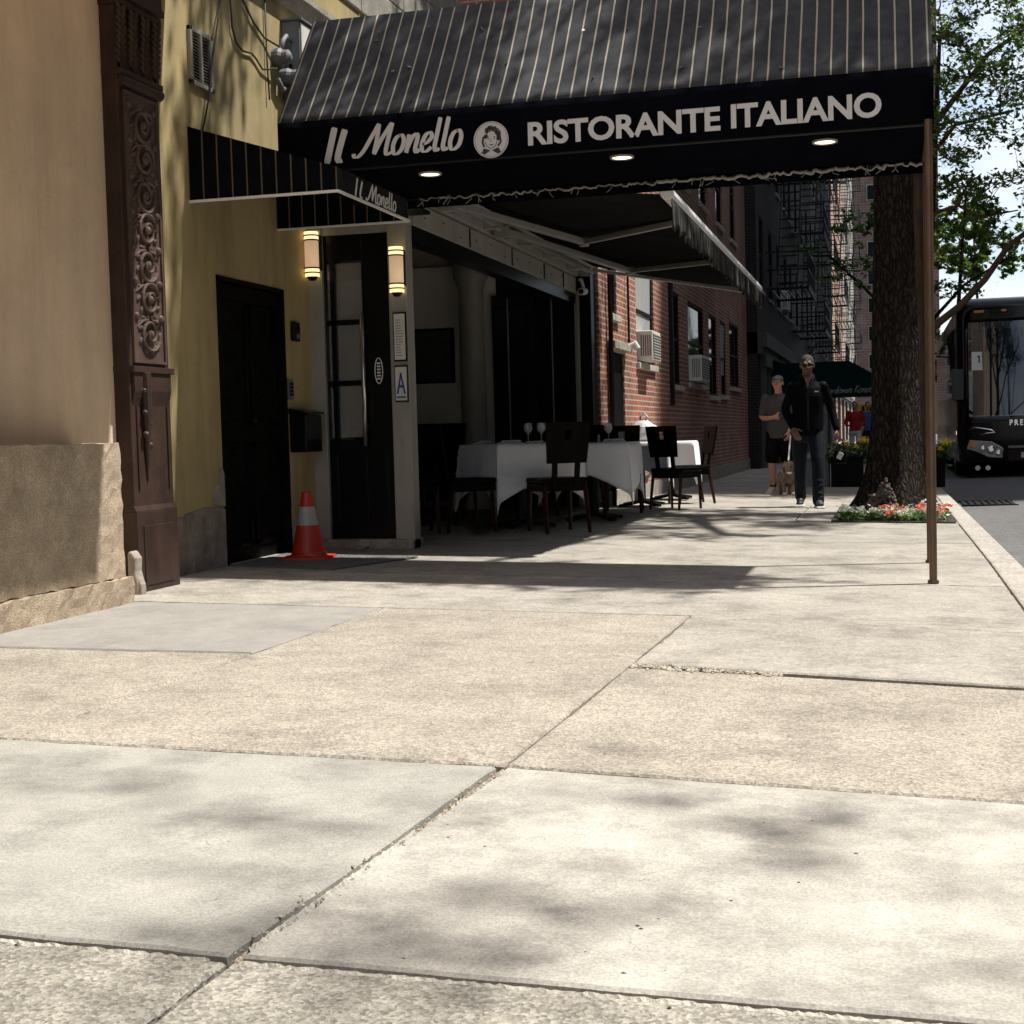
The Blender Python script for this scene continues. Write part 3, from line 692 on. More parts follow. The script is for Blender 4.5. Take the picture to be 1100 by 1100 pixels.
# peeling stone base
def blob_stone(mb, y0, y1, z0, z1, x, dep):
    n = 10; pts = []
    for k in range(n):
        a = 2 * PI * k / n
        pts.append(((y0 + y1) / 2 + (y1 - y0) / 2 * math.copysign(abs(math.cos(a)) ** .5, math.cos(a)) * random.uniform(.93, 1.0), (z0 + z1) / 2 + (z1 - z0) / 2 * math.copysign(abs(math.sin(a)) ** .5, math.sin(a)) * random.uniform(.9, 1.0)))
    mb.prism(pts, x - .05, x + dep, 'X')
mb = MB(); mb.box(-4.3, XW + .006, 7.485, 8.56, -.2, .34)
for p in ([(7.49, -.1), (7.72, -.1), (7.76, .1), (7.70, .2), (7.73, .335), (7.49, .345)], [(7.75, -.1), (8.03, -.1), (8.05, .08), (7.98, .36), (7.75, .33), (7.79, .1)], [(8.05, -.1), (8.55, -.1), (8.55, .38), (8.3, .40), (8.0, .37), (8.08, .08)]):
    mb.prism(p, XW - .05, XW + .016, 'X')
mb.build('base_stones', m_stone, rb, True, bevel=.012)
mb = MB(); pts = [(8.40, .41), (8.55, .39), (8.552, .50), (8.55, .60), (8.53, .64), (8.49, .62), (8.48, .55), (8.42, .50), (8.38, .44)]
mb.prism(pts, XW - .02, XW + .012, 'X'); mb.build('plaster_patch', m_plaster, rb, True)
mb = MB(); mb.prism([(9.60, -.05), (9.78, -.03), (9.72, .12), (9.66, .27), (9.605, .33)], XW - .02, XW + .01, 'X'); mb.build('plaster_patch', m_plaster, rb, True)
mb = MB(); 
mb.prism([(-4.0, -.1), (-3.945, -.1), (-3.94, .06), (-3.955, .12), (-3.95, .19), (-3.98, .235), (-4.0, .22)], 6.95, 7.035, 'Y'); mb.prism([(-3.96, -.1), (-3.92, -.1), (-3.925, .05), (-3.945, .09), (-3.96, .07)], 6.96, 7.02, 'Y')
mb.build('repair_mortar', m_stone, rb, True, bevel=.018)
# cellar door
cd = MB(); cd.box(-4.30, -4.245, 8.585, 9.585, -.02, 1.86); cd = cd.build('cellar_door', m_blackdoor, rb, True)
mb = MB()
for (a, b) in ((8.66, 9.06), (9.12, 9.52)):
    for (c, d) in ((.10, .80), (.92, 1.75)):
        mb.box(-4.25, -4.232, a, b, c, c + .03); mb.box(-4.25, -4.232, a, b, d - .03, d); mb.box(-4.25, -4.232, a, a + .03, c, d); mb.box(-4.25, -4.232, b - .03, b, c, d)
    for k in range(14): # worn scroll iron relief
        zc = .16 + k * .115; yc = (a + b) / 2
        if .78 < zc < .95: continue
        mb.tube([(-4.242, yc + .1 * math.sin(k * 1.9 + q * .8), zc - .05 + q * .02) for q in range(6)], .006, 5)
mb.build('relief', m_blackdoor, cd, True, smooth=True)
mb = MB(); mb.box(-4.235, -4.21, 8.61, 8.63, 1.06, 1.2); mb.build('hinge', m_iron, cd, True)
mb = MB(); mb.ball((-4.21, 9.08, .95), .022); mb.build('knob', m_iron, cd, True)
mb = MB(); mb.box(-4.25, -4.19, 8.555, 8.59, 0, 1.89); mb.box(-4.25, -4.19, 9.58, 9.615, 0, 1.89); mb.box(-4.25, -4.19, 8.555, 9.615, 1.86, 1.89); mb.build('door_frame', m_blackdoor, rb, True)
# vestibule front (faces up the pavement)
YV = 10.1
mb = MB(); mb.box(-4.33, -4.09, YV, YV + .12, -.1, 2.38); mb.build('door_post', m_trim, rb, True, bevel=.006)
mb = MB(); mb.box(-3.565, -3.42, YV - .01, YV + .14, -.1, 2.46); mb.build('door_post', m_trim, rb, True, bevel=.006)
mb = MB(); mb.box(-4.09, -3.565, YV + .02, YV + .1, 2.33, 2.46); mb.box(-4.4, -3.4, YV + .0, YV + .1, 2.47, 2.8); mb.build('door_head', m_trim, rb, True)
mb = MB(); mb.box(-4.2, -3.42, YV - .06, YV + .2, -.06, .055); mb.build('threshold', m_block, rb, True, bevel=.01)
ed = MB(); D0, D1 = YV + .035, YV + .085
ed.box(-3.79, -3.567, D0, D1, .06, 2.33); ed.box(-4.088, -3.79, D0, D1, .06, .80); ed.box(-4.088, -3.79, D0, D1, 2.14, 2.33)
ed.box(-4.088, -4.075, D0, D1, .80, 2.14); ed.box(-4.045, -4.0, D0, D1, .80, 2.14)
for z in (1.225, 1.68): ed.box(-4.075, -3.79, D0, D1, z - .02, z + .02)
ed.box(-4.05, -3.62, D0 - .012, D0, .14, .17); ed.box(-4.05, -3.62, D0 - .012, D0, .70, .73); ed.box(-4.05, -4.02, D0 - .012, D0, .17, .70); ed.box(-3.65, -3.62, D0 - .012, D0, .17, .70)
ed = ed.build('entrance_door', m_blackgloss, rb, True, bevel=.004)
mb = MB(); mb.box(-4.07, -3.80, D0 + .02, D0 + .028, .82, 2.12); mb.build('pane', m_glass, ed, True)
mb = MB(); mb.tube([(-3.775, D0 - .06, .75), (-3.775, D0 - .06, 1.73)], .016, 12)
for z in (.9, 1.6): mb.tube([(-3.775, D0 - .06, z), (-3.775, D0 + .005, z)], .009, 8)
mb.build('handle', m_steel, ed, True, smooth=True)
mb = MB()
pts = [(-3.675 + .03 * math.cos(a), D0 - .003, 1.31 + .095 * math.sin(a)) for a in np.linspace(0, 2 * PI, 25)]
mb.tube(pts, .004, 5, False)
for k in range(6): mb.box(-3.688, -3.662, D0 - .005, D0 - .001, 1.245 + k * .023, 1.257 + k * .023)
mb.build('sticker', m_lettw, ed, True)
# dining front
XF = -3.4
mb = MB(); mb.box(XF - .12, XF, 10.24, 15.98, 2.385, 2.56); mb.box(XF - .12, XF + .025, 10.24, 15.98, 2.575, 2.66); 
mb.build('header_beam', m_trim, rb, True, bevel=.004)
mb = MB(); mb.box(XF - .14, XF - .012, 10.24, 16.0, 2.27, 2.383); mb.build('sliding_track', m_blackgloss, rb, True)
for y in (11.7, 13.1, 14.4, 15.3):
    mb = MB(); mb.box(XF, XF + .012, y, y + .006, 2.39, 2.55); mb.build('panel_seam', m_iron, rb, True)
for k in range(12):
    mb = MB(); mb.lathe([(.006, 0), (.006, .008)], (XF, 10.5 + k * .47, 2.47 + .03 * math.sin(k * 2.1)), 8, 'X'); mb.build('bolt', m_iron, rb, True)
mb = MB(); mb.box(-4.195, -3.225, 9.585, YV - .002, 2.43, 2.455); mb.build('sun_block_slab', m_iron, rb, True)  # added unseen slab, keeps sun off the cellar door and yellow wall
mb = MB(); mb.box(-9.2, XF - .01, YV + .1, 16.4, 2.81, 2.855); mb.build('flat_roof', m_block, rb, True)
mb = MB(); mb.box(-9.2, -9.1, 8, 16.4, -.1, 2.8); mb.box(-9.1, -3.9 - .5, 16.2, 16.3, -.1, 2.8); mb.box(-4.4, -3.42, 16.2, 16.3, 2.44, 2.8)
mb.box(-9.1, -4.81, 10.0, 10.1, -.1, 2.8); mb.build('interior_wall', m_inwall, rb, True)
mb = MB(); mb.box(-9.1, XF + .03, 10.2, 16.2, -.12, -.03); mb.build('interior_floor', m_infloor, rb, True)
mb = MB(); mb.lathe([(.19, -.1), (.19, .05), (.155, .1), (.145, .9), (.155, .95), (.145, 1.0), (.145, 2.5), (.17, 2.56), (.2, 2.62), (.2, 2.8)], (-4.62, 15.9, 0), 24); mb.build('interior_column', m_trim, rb, True, smooth=True)
for (a, b) in ((-4.44, -3.93), (-3.92, -3.43)):
    mb = MB(); mb.box(a, b, 16.12, 16.18, -.1, 2.42)
    fp = mb.build('folding_panel', m_blackgloss, rb, True, bevel=.004)
    mb = MB(); mb.box(a + .04, b - .1, 16.105, 16.118, .15, 2.3); mb.build('pane', m_wglass, fp, True)
    mb = MB(); mb.box(a + .19, a + .205, 16.09, 16.104, .1, 2.38); mb.build('track', m_alum, fp, True)
mb = MB(); mb.box(-3.435, -3.40, 16.0, 16.1, -.1, 2.42); mb.box(-3.40, -3.39, 16.06, 16.075, -.1, 2.42); mb.build('corner_post', m_alum, rb, True)
mb = MB(); mb.box(-4.4, -3.28, 16.19, 16.2 + .28, -.1, 2.82); mb.build('end_pier', m_blackgloss, rb, True)

t = thing('framed_picture', 'dark framed painting on the pale dining room wall', 'picture', (-5.25, 16.18, 1.76))
mb = MB(); mb.box(-.30, .30, -.02, .0, -.29, .29); mb.build('canvas', m_art, t)
mb = MB(); mb.box(-.33, -.30, -.03, .01, -.32, .32); mb.box(.30, .33, -.03, .01, -.32, .32); mb.box(-.3, .3, -.03, .01, .29, .32); mb.box(-.3, .3, -.03, .01, -.32, -.29); mb.build('frame', m_wood, t)
t = thing('sideboard', 'low dark sideboard against the dining room wall under the painting', 'sideboard', (-5.2, 15.9, -.03))
mb = MB(); mb.box(-.8, .5, -.25, .2, .1, .95); mb.build('carcass', m_wood, t, bevel=.01)
mb = MB(); mb.box(-.83, .53, -.28, .22, .955, .99); mb.build('top', m_wood, t, bevel=.005)
for sx in (-.72, .42):
    mb = MB(); mb.box(sx - .03, sx + .03, -.2, .15, 0, .1); mb.build('leg', m_wood, t)

# fittings on the yellow wall
t = thing('vent_grille', 'white louvred vent high on the yellow wall', 'vent', (XW, 8.435, 3.05))
mb = MB(); a, b, c, d = -.155, .155, 0, .36
mb.box(0, .025, a, b, c, c + .03); mb.box(0, .025, a, b, d - .03, d); mb.box(0, .025, a, a + .03, c, d); mb.box(0, .025, b - .03, b, c, d); mb.box(0, .024, -.012, .012, c, d); mb.build('frame', m_trim, t, bevel=.003)
mb = MB()
for i in range(15): mb.obox((.012, 0, .045 + i * .0195), (.009, .13, .0015), ry=.6)
mb.build('louvres', m_trim, t)
mb = MB(); mb.box(.001, .003, a + .02, b - .02, c + .02, d - .02); mb.build('backing', m_iron, t)
def cable(label, pts, r=.007):
    o = MB().tube(pts, r, 6).build('cable', m_cable, smooth=True); tag(o, label, 'cable')
cable('thin black cable running down behind the white louvred vent', [(-4.185, 8.78, 4.02), (-4.185, 8.745, 3.688), (-4.165, 8.60, 3.38), (-4.165, 8.53, 3.2), (-4.165, 8.50, 3.03), (-4.185, 8.40, 2.75)])
cable('black cable looping in an elbow to the meter fitting', [(-4.185, 8.87, 4.02), (-4.185, 8.892, 3.73), (-4.185, 8.905, 3.56), (-4.185, 8.96, 3.47), (-4.185, 9.06, 3.44), (-4.185, 9.2, 3.46), (-4.185, 9.27, 3.44), (-4.185, 9.37, 3.39), (-4.15, 9.6, 3.45)])
cable('straight black cable slanting down to the meter fitting', [(-4.185, 9.0, 4.02), (-4.185, 9.089, 3.785), (-4.185, 9.25, 3.68), (-4.185, 9.42, 3.62), (-4.15, 9.6, 3.60)])
cable('vertical black cable dropping beside the grey utility box', [(-4.185, 9.45, 4.02), (-4.185, 9.45, 3.5), (-4.18, 9.46, 3.2)], .006)
t = thing('meter_fitting', 'clustered grey conduit fittings on the yellow wall beside the utility box', 'meter', (XW, 9.62, 3.45))
mb = MB(); mb.lathe([(.07, 0), (.07, .05), (.05, .07), (.05, .11), (.02, .13)], (0, 0, .08), 14, 'X'); mb.build('meter_head', m_greymetal, t, smooth=False)
mb = MB(); mb.lathe([(.06, 0), (.06, .06), (.045, .09), (.045, .14)], (0, .11, -.03), 14, 'X'); mb.lathe([(.035, .14), (.03, .15)], (0, .11, -.03), 14, 'X'); mb.build('meter_dial', m_greymetal, t)
mb = MB(); mb.tube([(.05, .0, .1), (.06, .02, .2), (.06, .08, .25), (.06, .13, .2), (.05, .16, .0)], .018, 8); mb.tube([(.04, -.06, -.08), (.04, .02, -.14), (.04, .1, -.12)], .022, 8); mb.build('conduit', m_greymetal, t, smooth=True)
t = thing('utility_box', 'tall grey metal utility box on the yellow wall above the canopy end', 'utility box', (XW, 9.75, 3.22))
mb = MB(); mb.box(0, .14, 0, .6, 0, .6); mb.build('cabinet', m_greymetal, t, bevel=.006)
mb = MB(); mb.box(.141, .152, .015, .585, .015, .585); mb.build('door', m_white, t, bevel=.004)  # sun on this side of the grey box put into white colour
mb = MB(); mb.box(-.0, .165, -.015, .615, .601, .615); mb.build('lid', m_greymetal, t)
mb = MB()
for z in (.1, .28, .45): mb.lathe([(.012, -.02), (.012, 0)], (.07, -.0, z), 8, 'Y')
mb.build('knockout', m_iron, t)
t = thing('mailbox', 'black wall mailbox beside the cellar door', 'mailbox', (XW, 9.80, .72))
mb = MB(); mb.box(0, .13, -.15, .15, 0, .27); mb.build('body', m_blackgloss, t, bevel=.006)
mb = MB(); mb.prism([(0, .275), (.15, .275), (.15, .29), (0, .32)], -.16, .16, 'Y'); mb.build('lid', m_blackgloss, t)
t = thing('intercom', 'small dark intercom with camera eye high on the yellow wall', 'intercom', (XW, 9.78, 1.53))
mb = MB(); mb.box(0, .035, -.055, .055, 0, .14); mb.build('body', m_iron, t, bevel=.008)
mb = MB(); mb.lathe([(.018, 0), (.018, .008)], (.035, .015, .09), 12, 'X'); mb.build('lens', m_wglass, t)
mb = MB(); mb.box(.036, .04, -.02, .045, .02, .05); mb.build('button', m_greymetal, t)
t = thing('keypad', 'small grey keypad on the yellow wall above the mailbox', 'keypad', (XW, 9.66, 1.10))
mb = MB(); mb.box(0, .022, -.04, .04, 0, .15); mb.build('plate', m_greymetal, t, bevel=.004)
mb = MB()
for i in range(3):
    for k in range(4): mb.box(.0225, .028, -.03 + i * .022, -.014 + i * .022, .03 + k * .026, .047 + k * .026)
mb.build('buttons', m_iron, t)

def wall_lamp(x, z, label):
    t = thing('wall_lamp', label, 'wall lamp', (x, YV - .01, z), group='lit cylinder lamps beside the entrance')
    H = .33
    mb = MB(); mb.lathe([(.052, .05), (.052, H - .05)], (0, -.065, 0), 20); mb.build('lamp_shade', m_lamp, t, smooth=True)
    for q in (0, H - .055):
        mb = MB(); mb.lathe([(.0535, q), (.0535, q + .055)], (0, -.065, 0), 20); mb.build('glow_ring', m_lampend, t)
    for q in (.028, .062, H - .028, H - .062):
        mb = MB(); mb.lathe([(.057, q - .005), (.057, q + .005)], (0, -.065, 0), 20); mb.build('band', m_iron, t)
    mb = MB(); mb.box(-.05, .05, -.012, .012, .05, H - .02); mb.lathe([(.02, -.03), (.045, -.001)], (0, -.065, 0), 14); mb.build('backplate', m_iron, t)
wall_lamp(-4.135, 2.02, 'lit cylinder wall lamp on the post at the cellar side of the door')
wall_lamp(-3.475, 1.87, 'lit cylinder wall lamp on the post above the menu frame')
t = thing('menu_frame', 'grey framed menu on the door post under the lamp', 'menu', (-3.48, YV - .012, 1.37))
mb = MB(); mb.box(-.05, .05, -.02, 0, 0, .36); mb.build('frame', m_iron, t)
mb = MB(); mb.box(-.042, .042, -.024, -.0205, .012, .348); mb.build('sheet', m_inwall, t)
mb = MB()
for k in range(14): mb.box(-.03, random.uniform(.0, .03), -.0255, -.0245, .04 + k * .02, .045 + k * .02)
mb.build('print', m_greymetal, t)
t = thing('grade_card', 'white framed card with a blue letter A on the door post', 'sign', (-3.48, YV - .012, 1.07))
mb = MB(); mb.box(-.05, .05, -.018, 0, 0, .27); mb.build('frame', m_iron, t)
mb = MB(); mb.box(-.044, .044, -.022, -.0185, .012, .258); mb.build('card', m_white, t)
mb = MB()
for s in (-1, 1): mb.prism([(s * .004, .215), (s * .004 - s * .012, .215), (s * .022, .06), (s * .036, .06)], -.0245, -.0225, 'Y')
mb.box(-.016, .016, -.0255, -.0247, .105, .125); mb.box(-.036, .036, -.0245, -.0225, .03, .042); mb.build('print', m_blue, t)

# ------------------------------------------------------------------ lettering
def spline(pts, n=8):
    P = [Vector((p[0], p[1])) for p in pts]; out = []
    for i in range(len(P) - 1):
        p0 = P[max(i - 1, 0)]; p1 = P[i]; p2 = P[i + 1]; p3 = P[min(i + 2, len(P) - 1)]
        for k in range(n):
            t = k / n
            out.append(.5 * ((2 * p1) + (p2 - p0) * t + (2 * p0 - 5 * p1 + 4 * p2 - p3) * t * t + (3 * p1 - p0 - 3 * p2 + p3) * t ** 3))
    out.append(P[-1]); return out
GLY = {
 'I': ([[(.10, 1.0), (.09, .5), (.08, -.04)]], .26),
 'i': ([[(.12, .92), (.08, .45), (.07, .12), (.12, .0), (.20, .03)]], .32),
 'M': ([[(-.30, .10), (-.26, .0), (-.14, .0), (.02, .2), (.2, .62), (.36, .98)], [(.36, .98), (.37, .5), (.35, .04)], [(.35, .04), (.52, .5), (.76, .98)], [(.78, .98), (.73, .5), (.71, .15), (.76, .0), (.9, .06)]], .90),
 'o': ([[(.19, .58), (.07, .48), (.02, .24), (.08, .02), (.19, .0), (.31, .14), (.33, .40), (.25, .57), (.15, .57)]], .42),
 'n': ([[(.05, .57), (.06, .25), (.05, .0)], [(.06, .14), (.16, .46), (.27, .57), (.33, .47), (.31, .12), (.36, .0), (.45, .08)]], .47),
 'e': ([[(.05, .22), (.19, .28), (.30, .44), (.23, .58), (.10, .50), (.03, .24), (.08, .03), (.2, .0), (.34, .12)]], .37),
 'l': ([[(.10, 1.02), (.08, .5), (.07, .14), (.12, .0), (.23, .06)]], .255),
 'm': ([[(.05, .48), (.05, .0)], [(.06, .14), (.15, .42), (.22, .40), (.21, .0)], [(.22, .14), (.31, .42), (.39, .40), (.38, .08), (.46, .03)]], .48),
 'r': ([[(.05, .48), (.06, .0)], [(.06, .2), (.14, .42), (.26, .48)]], .30),
 'a': ([[(.28, .45), (.14, .5), (.04, .25), (.10, .02), (.24, .15), (.29, .48)], [(.29, .48), (.28, .08), (.36, .03)]], .38),
 'd': ([[(.28, .42), (.14, .5), (.04, .25), (.10, .02), (.24, .15), (.32, 1.0)], [(.32, 1.0), (.28, .08), (.36, .03)]], .38),
 'K': ([[(.08, 1.0), (.06, .0)], [(.40, .95), (.1, .5), (.28, .3), (.42, .0)]], .46), ' ': ([], .22)}
def script(mb, text, P, x0, x1, y0, h, slant=.28, pen=.085, thin=.35):
    """brush lettering: P(u,v,lift) -> point on the cloth"""
    strokes = []; x = .0
    for ch in text:
        st, adv = GLY[ch]
        for s in st: strokes.append([(x + a, b) for a, b in s])
        x += adv
    allp = [(a + b * slant, b) for s in strokes for a, b in s]
    lo = min(a for a, b in allp); hi = max(a for a, b in allp); k = (x1 - x0) / (hi - lo)
    lift = 0
    for s in strokes:
        sp = spline(s, 7); lift += .0002; L = []; Rr = []
        for i, p in enumerate(sp):
            d = (sp[min(i + 1, len(sp) - 1)] - sp[max(i - 1, 0)]).normalized()
            q = Vector(((p.x + p.y * slant - lo) * k + x0, y0 + p.y * h))
            d2 = Vector(((d.x + d.y * slant) * k, d.y * h)).normalized(); nr = Vector((-d2.y, d2.x))
            wd = pen * h * (thin + (1 - thin) * abs(d.y)) * (.75 if i in (0, len(sp) - 1) else 1)
            L.append(P(q.x + nr.x * wd, q.y + nr.y * wd, lift)); Rr.append(P(q.x - nr.x * wd, q.y - nr.y * wd, lift))
        mb.sheet([L, Rr])
def block_text(text, width, height, weight=.0, shear=0., depth=.0015, spacing=1.0):
    """text built from the default outline font as a mesh fitted to width x height, origin at lower left, in XY"""
    cu = bpy.data.curves.new('lettering', 'FONT'); cu.body = text; cu.size = 1; cu.extrude = .01; cu.offset = weight; cu.resolution_u = 4; cu.shear = shear; cu.space_character = spacing
    ob = bpy.data.objects.new('lettering', cu); COL.objects.link(ob)
    bpy.context.view_layer.update()
    me = bpy.data.meshes.new_from_object(ob.evaluated_get(bpy.context.evaluated_depsgraph_get()))
    bpy.data.objects.remove(ob); bpy.data.curves.remove(cu)
    V = np.empty(len(me.vertices) * 3); me.vertices.foreach_get('co', V); V = V.reshape(-1, 3)
    lo = V.min(0); hi = V.max(0)
    V = (V - lo) / np.maximum(hi - lo, 1e-6) * np.array([width, height, depth])
    fs = [tuple(p.vertices) for p in me.polygons]; bpy.data.meshes.remove(me)
    return V, fs
def put_text(mb, text, P, x0, x1, y0, h, **kw):
    V, fs = block_text(text, x1 - x0, h, **kw)
    mb.add([P(x0 + a, y0 + b, c) for a, b, c in V], fs)

# ------------------------------------------------------------------ entrance canopy
CY0, CY1, CX0, CX1, ZB, ZT, ZR = 8.3, 9.58, -3.62, .255, 2.45, 2.757, 3.545
YR = (CY0 + CY1) / 2
t = thing('entrance_canopy', 'long striped black entrance canopy lettered across its front on bronze poles', 'canopy', (-1.6, YR, gz(-1.6, YR)))
mb = MB(); NX, NY = 80, 14
def roofpt(x, v, y0, y1):
    sag = -.030 * math.sin(PI * v) * math.sin(PI * ((x - CX0) / .968 % 1)) ** .8 + .006 * math.sin(x * 11 + v * 4) * math.sin(PI * v)
    return (x, y0 + (y1 - y0) * v, ZT + (ZR - ZT) * v + sag)
mb.sheet([[roofpt(CX0 + (CX1 - CX0) * i / NX, j / NY, CY0, YR) for j in range(NY + 1)] for i in range(NX + 1)])
mb.sheet([[roofpt(CX0 + (CX1 - CX0) * i / NX, j / NY, CY1, YR) for j in range(NY + 1)] for i in range(NX + 1)])
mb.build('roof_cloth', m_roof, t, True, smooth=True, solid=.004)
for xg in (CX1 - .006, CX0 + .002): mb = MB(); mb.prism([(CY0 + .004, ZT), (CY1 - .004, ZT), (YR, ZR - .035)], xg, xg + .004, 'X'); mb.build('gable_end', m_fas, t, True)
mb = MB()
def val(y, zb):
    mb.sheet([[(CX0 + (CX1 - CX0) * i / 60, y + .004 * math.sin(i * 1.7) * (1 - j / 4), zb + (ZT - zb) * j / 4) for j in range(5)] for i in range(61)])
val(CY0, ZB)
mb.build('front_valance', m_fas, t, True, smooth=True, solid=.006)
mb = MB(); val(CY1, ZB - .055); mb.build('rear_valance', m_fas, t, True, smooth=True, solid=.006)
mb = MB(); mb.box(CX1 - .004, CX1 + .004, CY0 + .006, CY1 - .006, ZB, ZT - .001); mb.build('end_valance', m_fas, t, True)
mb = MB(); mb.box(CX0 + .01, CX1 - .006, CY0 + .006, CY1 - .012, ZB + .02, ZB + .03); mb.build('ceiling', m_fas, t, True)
mb = MB()
for y in (CY0 + .025, CY1 - .03): mb.tube([(CX0, y, ZB + .005), (CX1 - .012, y, ZB + .005)], .014, 8)
mb.tube([(CX1 - .025, CY0 + .02, ZB + .004), (CX1 - .025, CY1 - .03, ZB + .004)], .014, 8)
mb.build('frame_rail', m_iron, t, True)
# lacing looped round the rear rail
mb = MB(); rr = random.Random(5); x = CX0 + .5
while x < CX1 - .05:
    wv = rr.uniform(.05, .12); amp = rr.uniform(.008, .026); pts = []
    for k in range(7): pts.append((x + wv * k / 6, CY1 - .05 - .006 * rr.random(), ZB + .006 - amp * math.sin(PI * k / 6) * rr.uniform(.6, 1.2) + rr.uniform(-.004, .004)))
    mb.tube(pts, rr.uniform(.004, .011) * (1.3 if x > -1.5 else .8), 6); x += wv * rr.uniform(.85, 1.05)
for k in range(34):
    x = rr.uniform(CX0 + .5, CX1 - .1); mb.tube([(x, CY1 - .055, ZB + .01), (x + rr.uniform(-.03, .03), CY1 - .06, ZB - .025), (x + rr.uniform(-.05, .05), CY1 - .055, ZB - .035 - .02 * rr.random())], .0022, 5)
mb.build('lacing', m_lace, t, True, smooth=True)
for (x, y) in ((.228, 8.30), (.246, 9.56)):
    mb = MB(); zb = gz(x, y); mb.tube([(x, y, zb), (x, y, ZB + .02)], .0215, 14); mb.lathe([(.0225, zb), (.032, zb + .004), (.03, zb + .02)][1:], (x, y, 0), 14)
    mb.build('pole', m_pole, t, True, smooth=False)
for x in (-2.784, -1.544, -.342):
    mb = MB(); y = 8.74 if x < -2 else 8.675
    mb.lathe([(.058, ZB + .014), (.062, ZB + .008), (.072, ZB + .008), (.074, ZB + .019)], (x, y, 0), 28, cap=False)
    rg = mb.build('downlight', m_trim, t, True, smooth=True)
    mb = MB(); mb.lathe([(.0, ZB + .0095), (.061, ZB + .0125), (.061, ZB + .018)], (x, y, 0), 24); mb.build('lens', m_down, rg, True)
PF = lambda u, v, l: (u, CY0 - .0085 - l, v)
mb = MB()
script(mb, 'Ii', PF, -3.30, -3.175, 2.497, .205, pen=.10, slant=.2)
script(mb, 'Monello', PF, -3.125, -2.44, 2.515, .19, pen=.072, slant=.2)
mb.build('lettering', m_lett, t, True)
mb = MB()
put_text(mb, 'RISTORANTE', PF, -2.032, -.905, 2.498, .138, weight=.03, spacing=.98)
put_text(mb, 'ITALIANO', PF, -.845, -.018, 2.503, .138, weight=.03, spacing=.98)
mb.build('lettering', m_lett, t, True, fix=True)
# round emblem with a curly haired head
ex, ez, er = -2.257, 2.552, .107
mb = MB(); mb.lathe([(er, -.0075), (er, -.0115)], (ex, CY0, ez), 40, 'Y'); em = mb.build('emblem', m_lett, t, True)
mb = MB(); mb.tube([(ex + er * .93 * math.cos(a), CY0 - .0118, ez + er * .93 * math.sin(a)) for a in np.linspace(0, 2 * PI, 41)], .0012, 4, False)
rr = random.Random(9)
for k in range(26): # curls
    a = rr.uniform(-.35, PI + .35); rad = rr.uniform(.040, .062); cx = ex + .004 + rad * math.cos(a) * .85; cz = ez + .018 + rad * math.sin(a) * .95
    q = [(cx + .010 * (1 - i / 14) * math.cos(i * .8 + k), CY0 - .012 - .0004 * (k % 3), cz + .010 * (1 - i / 14) * math.sin(i * .8 + k)) for i in range(9)]
    mb.tube(q, .0036, 4)
for s in (-1, 1):
    mb.tube([(ex + .004 + s * .05, CY0 - .012, ez + .02), (ex + .004 + s * .056, CY0 - .012, ez - .015), (ex + s * .042, CY0 - .012, ez - .04)], .006, 5)
    mb.tube([(ex + .002 + s * .026, CY0 - .012, ez + .014), (ex + .002 + s * .013, CY0 - .012, ez + .017)], .0022, 4)   # brow
    mb.ball((ex + .002 + s * .018, CY0 - .012, ez + .006), (.006, .001, .0032), 8, 5)                                     # eye
    mb.prism([(ex + s * .004, ez - .062), (ex + s * .045, ez - .048), (ex + s * .06, ez - .075), (ex + s * .04, ez - .085)], CY0 - .0125, CY0 - .0117, 'Y')  # collar
mb.tube([(ex + .001, CY0 - .012, ez + .004), (ex - .004, CY0 - .012, ez - .012), (ex + .003, CY0 - .012, ez - .014)], .0016, 4)
mb.tube([(ex - .010, CY0 - .012, ez - .028), (ex + .001, CY0 - .012, ez - .032), (ex + .013, CY0 - .012, ez - .027)], .0028, 4)
mb.tube([(ex - .036, CY0 - .012, ez - .01), (ex - .026, CY0 - .012, ez - .038), (ex, CY0 - .012, ez - .052), (ex + .027, CY0 - .012, ez - .038), (ex + .037, CY0 - .012, ez - .01)], .002, 4)
mb.build('portrait', m_lettd, em, True)

P = []
rr = random.Random(12)
for k in range(16):
    x = rr.uniform(CX0 + .3, CX1 - .3); v = rr.uniform(.08, .9); q = roofpt(x, v, CY0, YR); P.append((q[0], q[1] - .008, q[2] + .010))
def roof_litter(P):
    me = leaf_mesh('fallen_petals', np.array(P), .020, 3, 2., .6); me.materials.append(m_lett); o = bpy.data.objects.new('fallen_petals', me); COL.objects.link(o); o['kind'] = 'stuff'; tag(o, 'pale fallen petals caught on the striped canopy cloth', 'litter')
ROOF_LITTER = P
# ------------------------------------------------------------------ small side awning over the cellar door
t = thing('side_awning', 'small striped black awning with white edge over the cellar door', 'awning', (-4.2, 8.9, 2.31))
AY0, AY1, AXF, AB, ATW, ATF = 8.235, 9.56, -3.215, 2.315, 2.775, 2.455
sidep = [(XW, AB), (AXF, AB), (AXF, ATF), (XW, ATW)]
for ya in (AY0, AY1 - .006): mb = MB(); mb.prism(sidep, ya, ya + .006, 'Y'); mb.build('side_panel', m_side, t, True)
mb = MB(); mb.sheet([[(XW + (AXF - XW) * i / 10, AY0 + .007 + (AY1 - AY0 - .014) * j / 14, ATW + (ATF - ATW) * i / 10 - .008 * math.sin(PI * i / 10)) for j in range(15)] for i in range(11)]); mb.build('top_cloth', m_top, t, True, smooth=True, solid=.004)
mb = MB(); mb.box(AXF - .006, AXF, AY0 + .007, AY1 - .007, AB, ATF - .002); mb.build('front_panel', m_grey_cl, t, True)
mb = MB(); e = .012
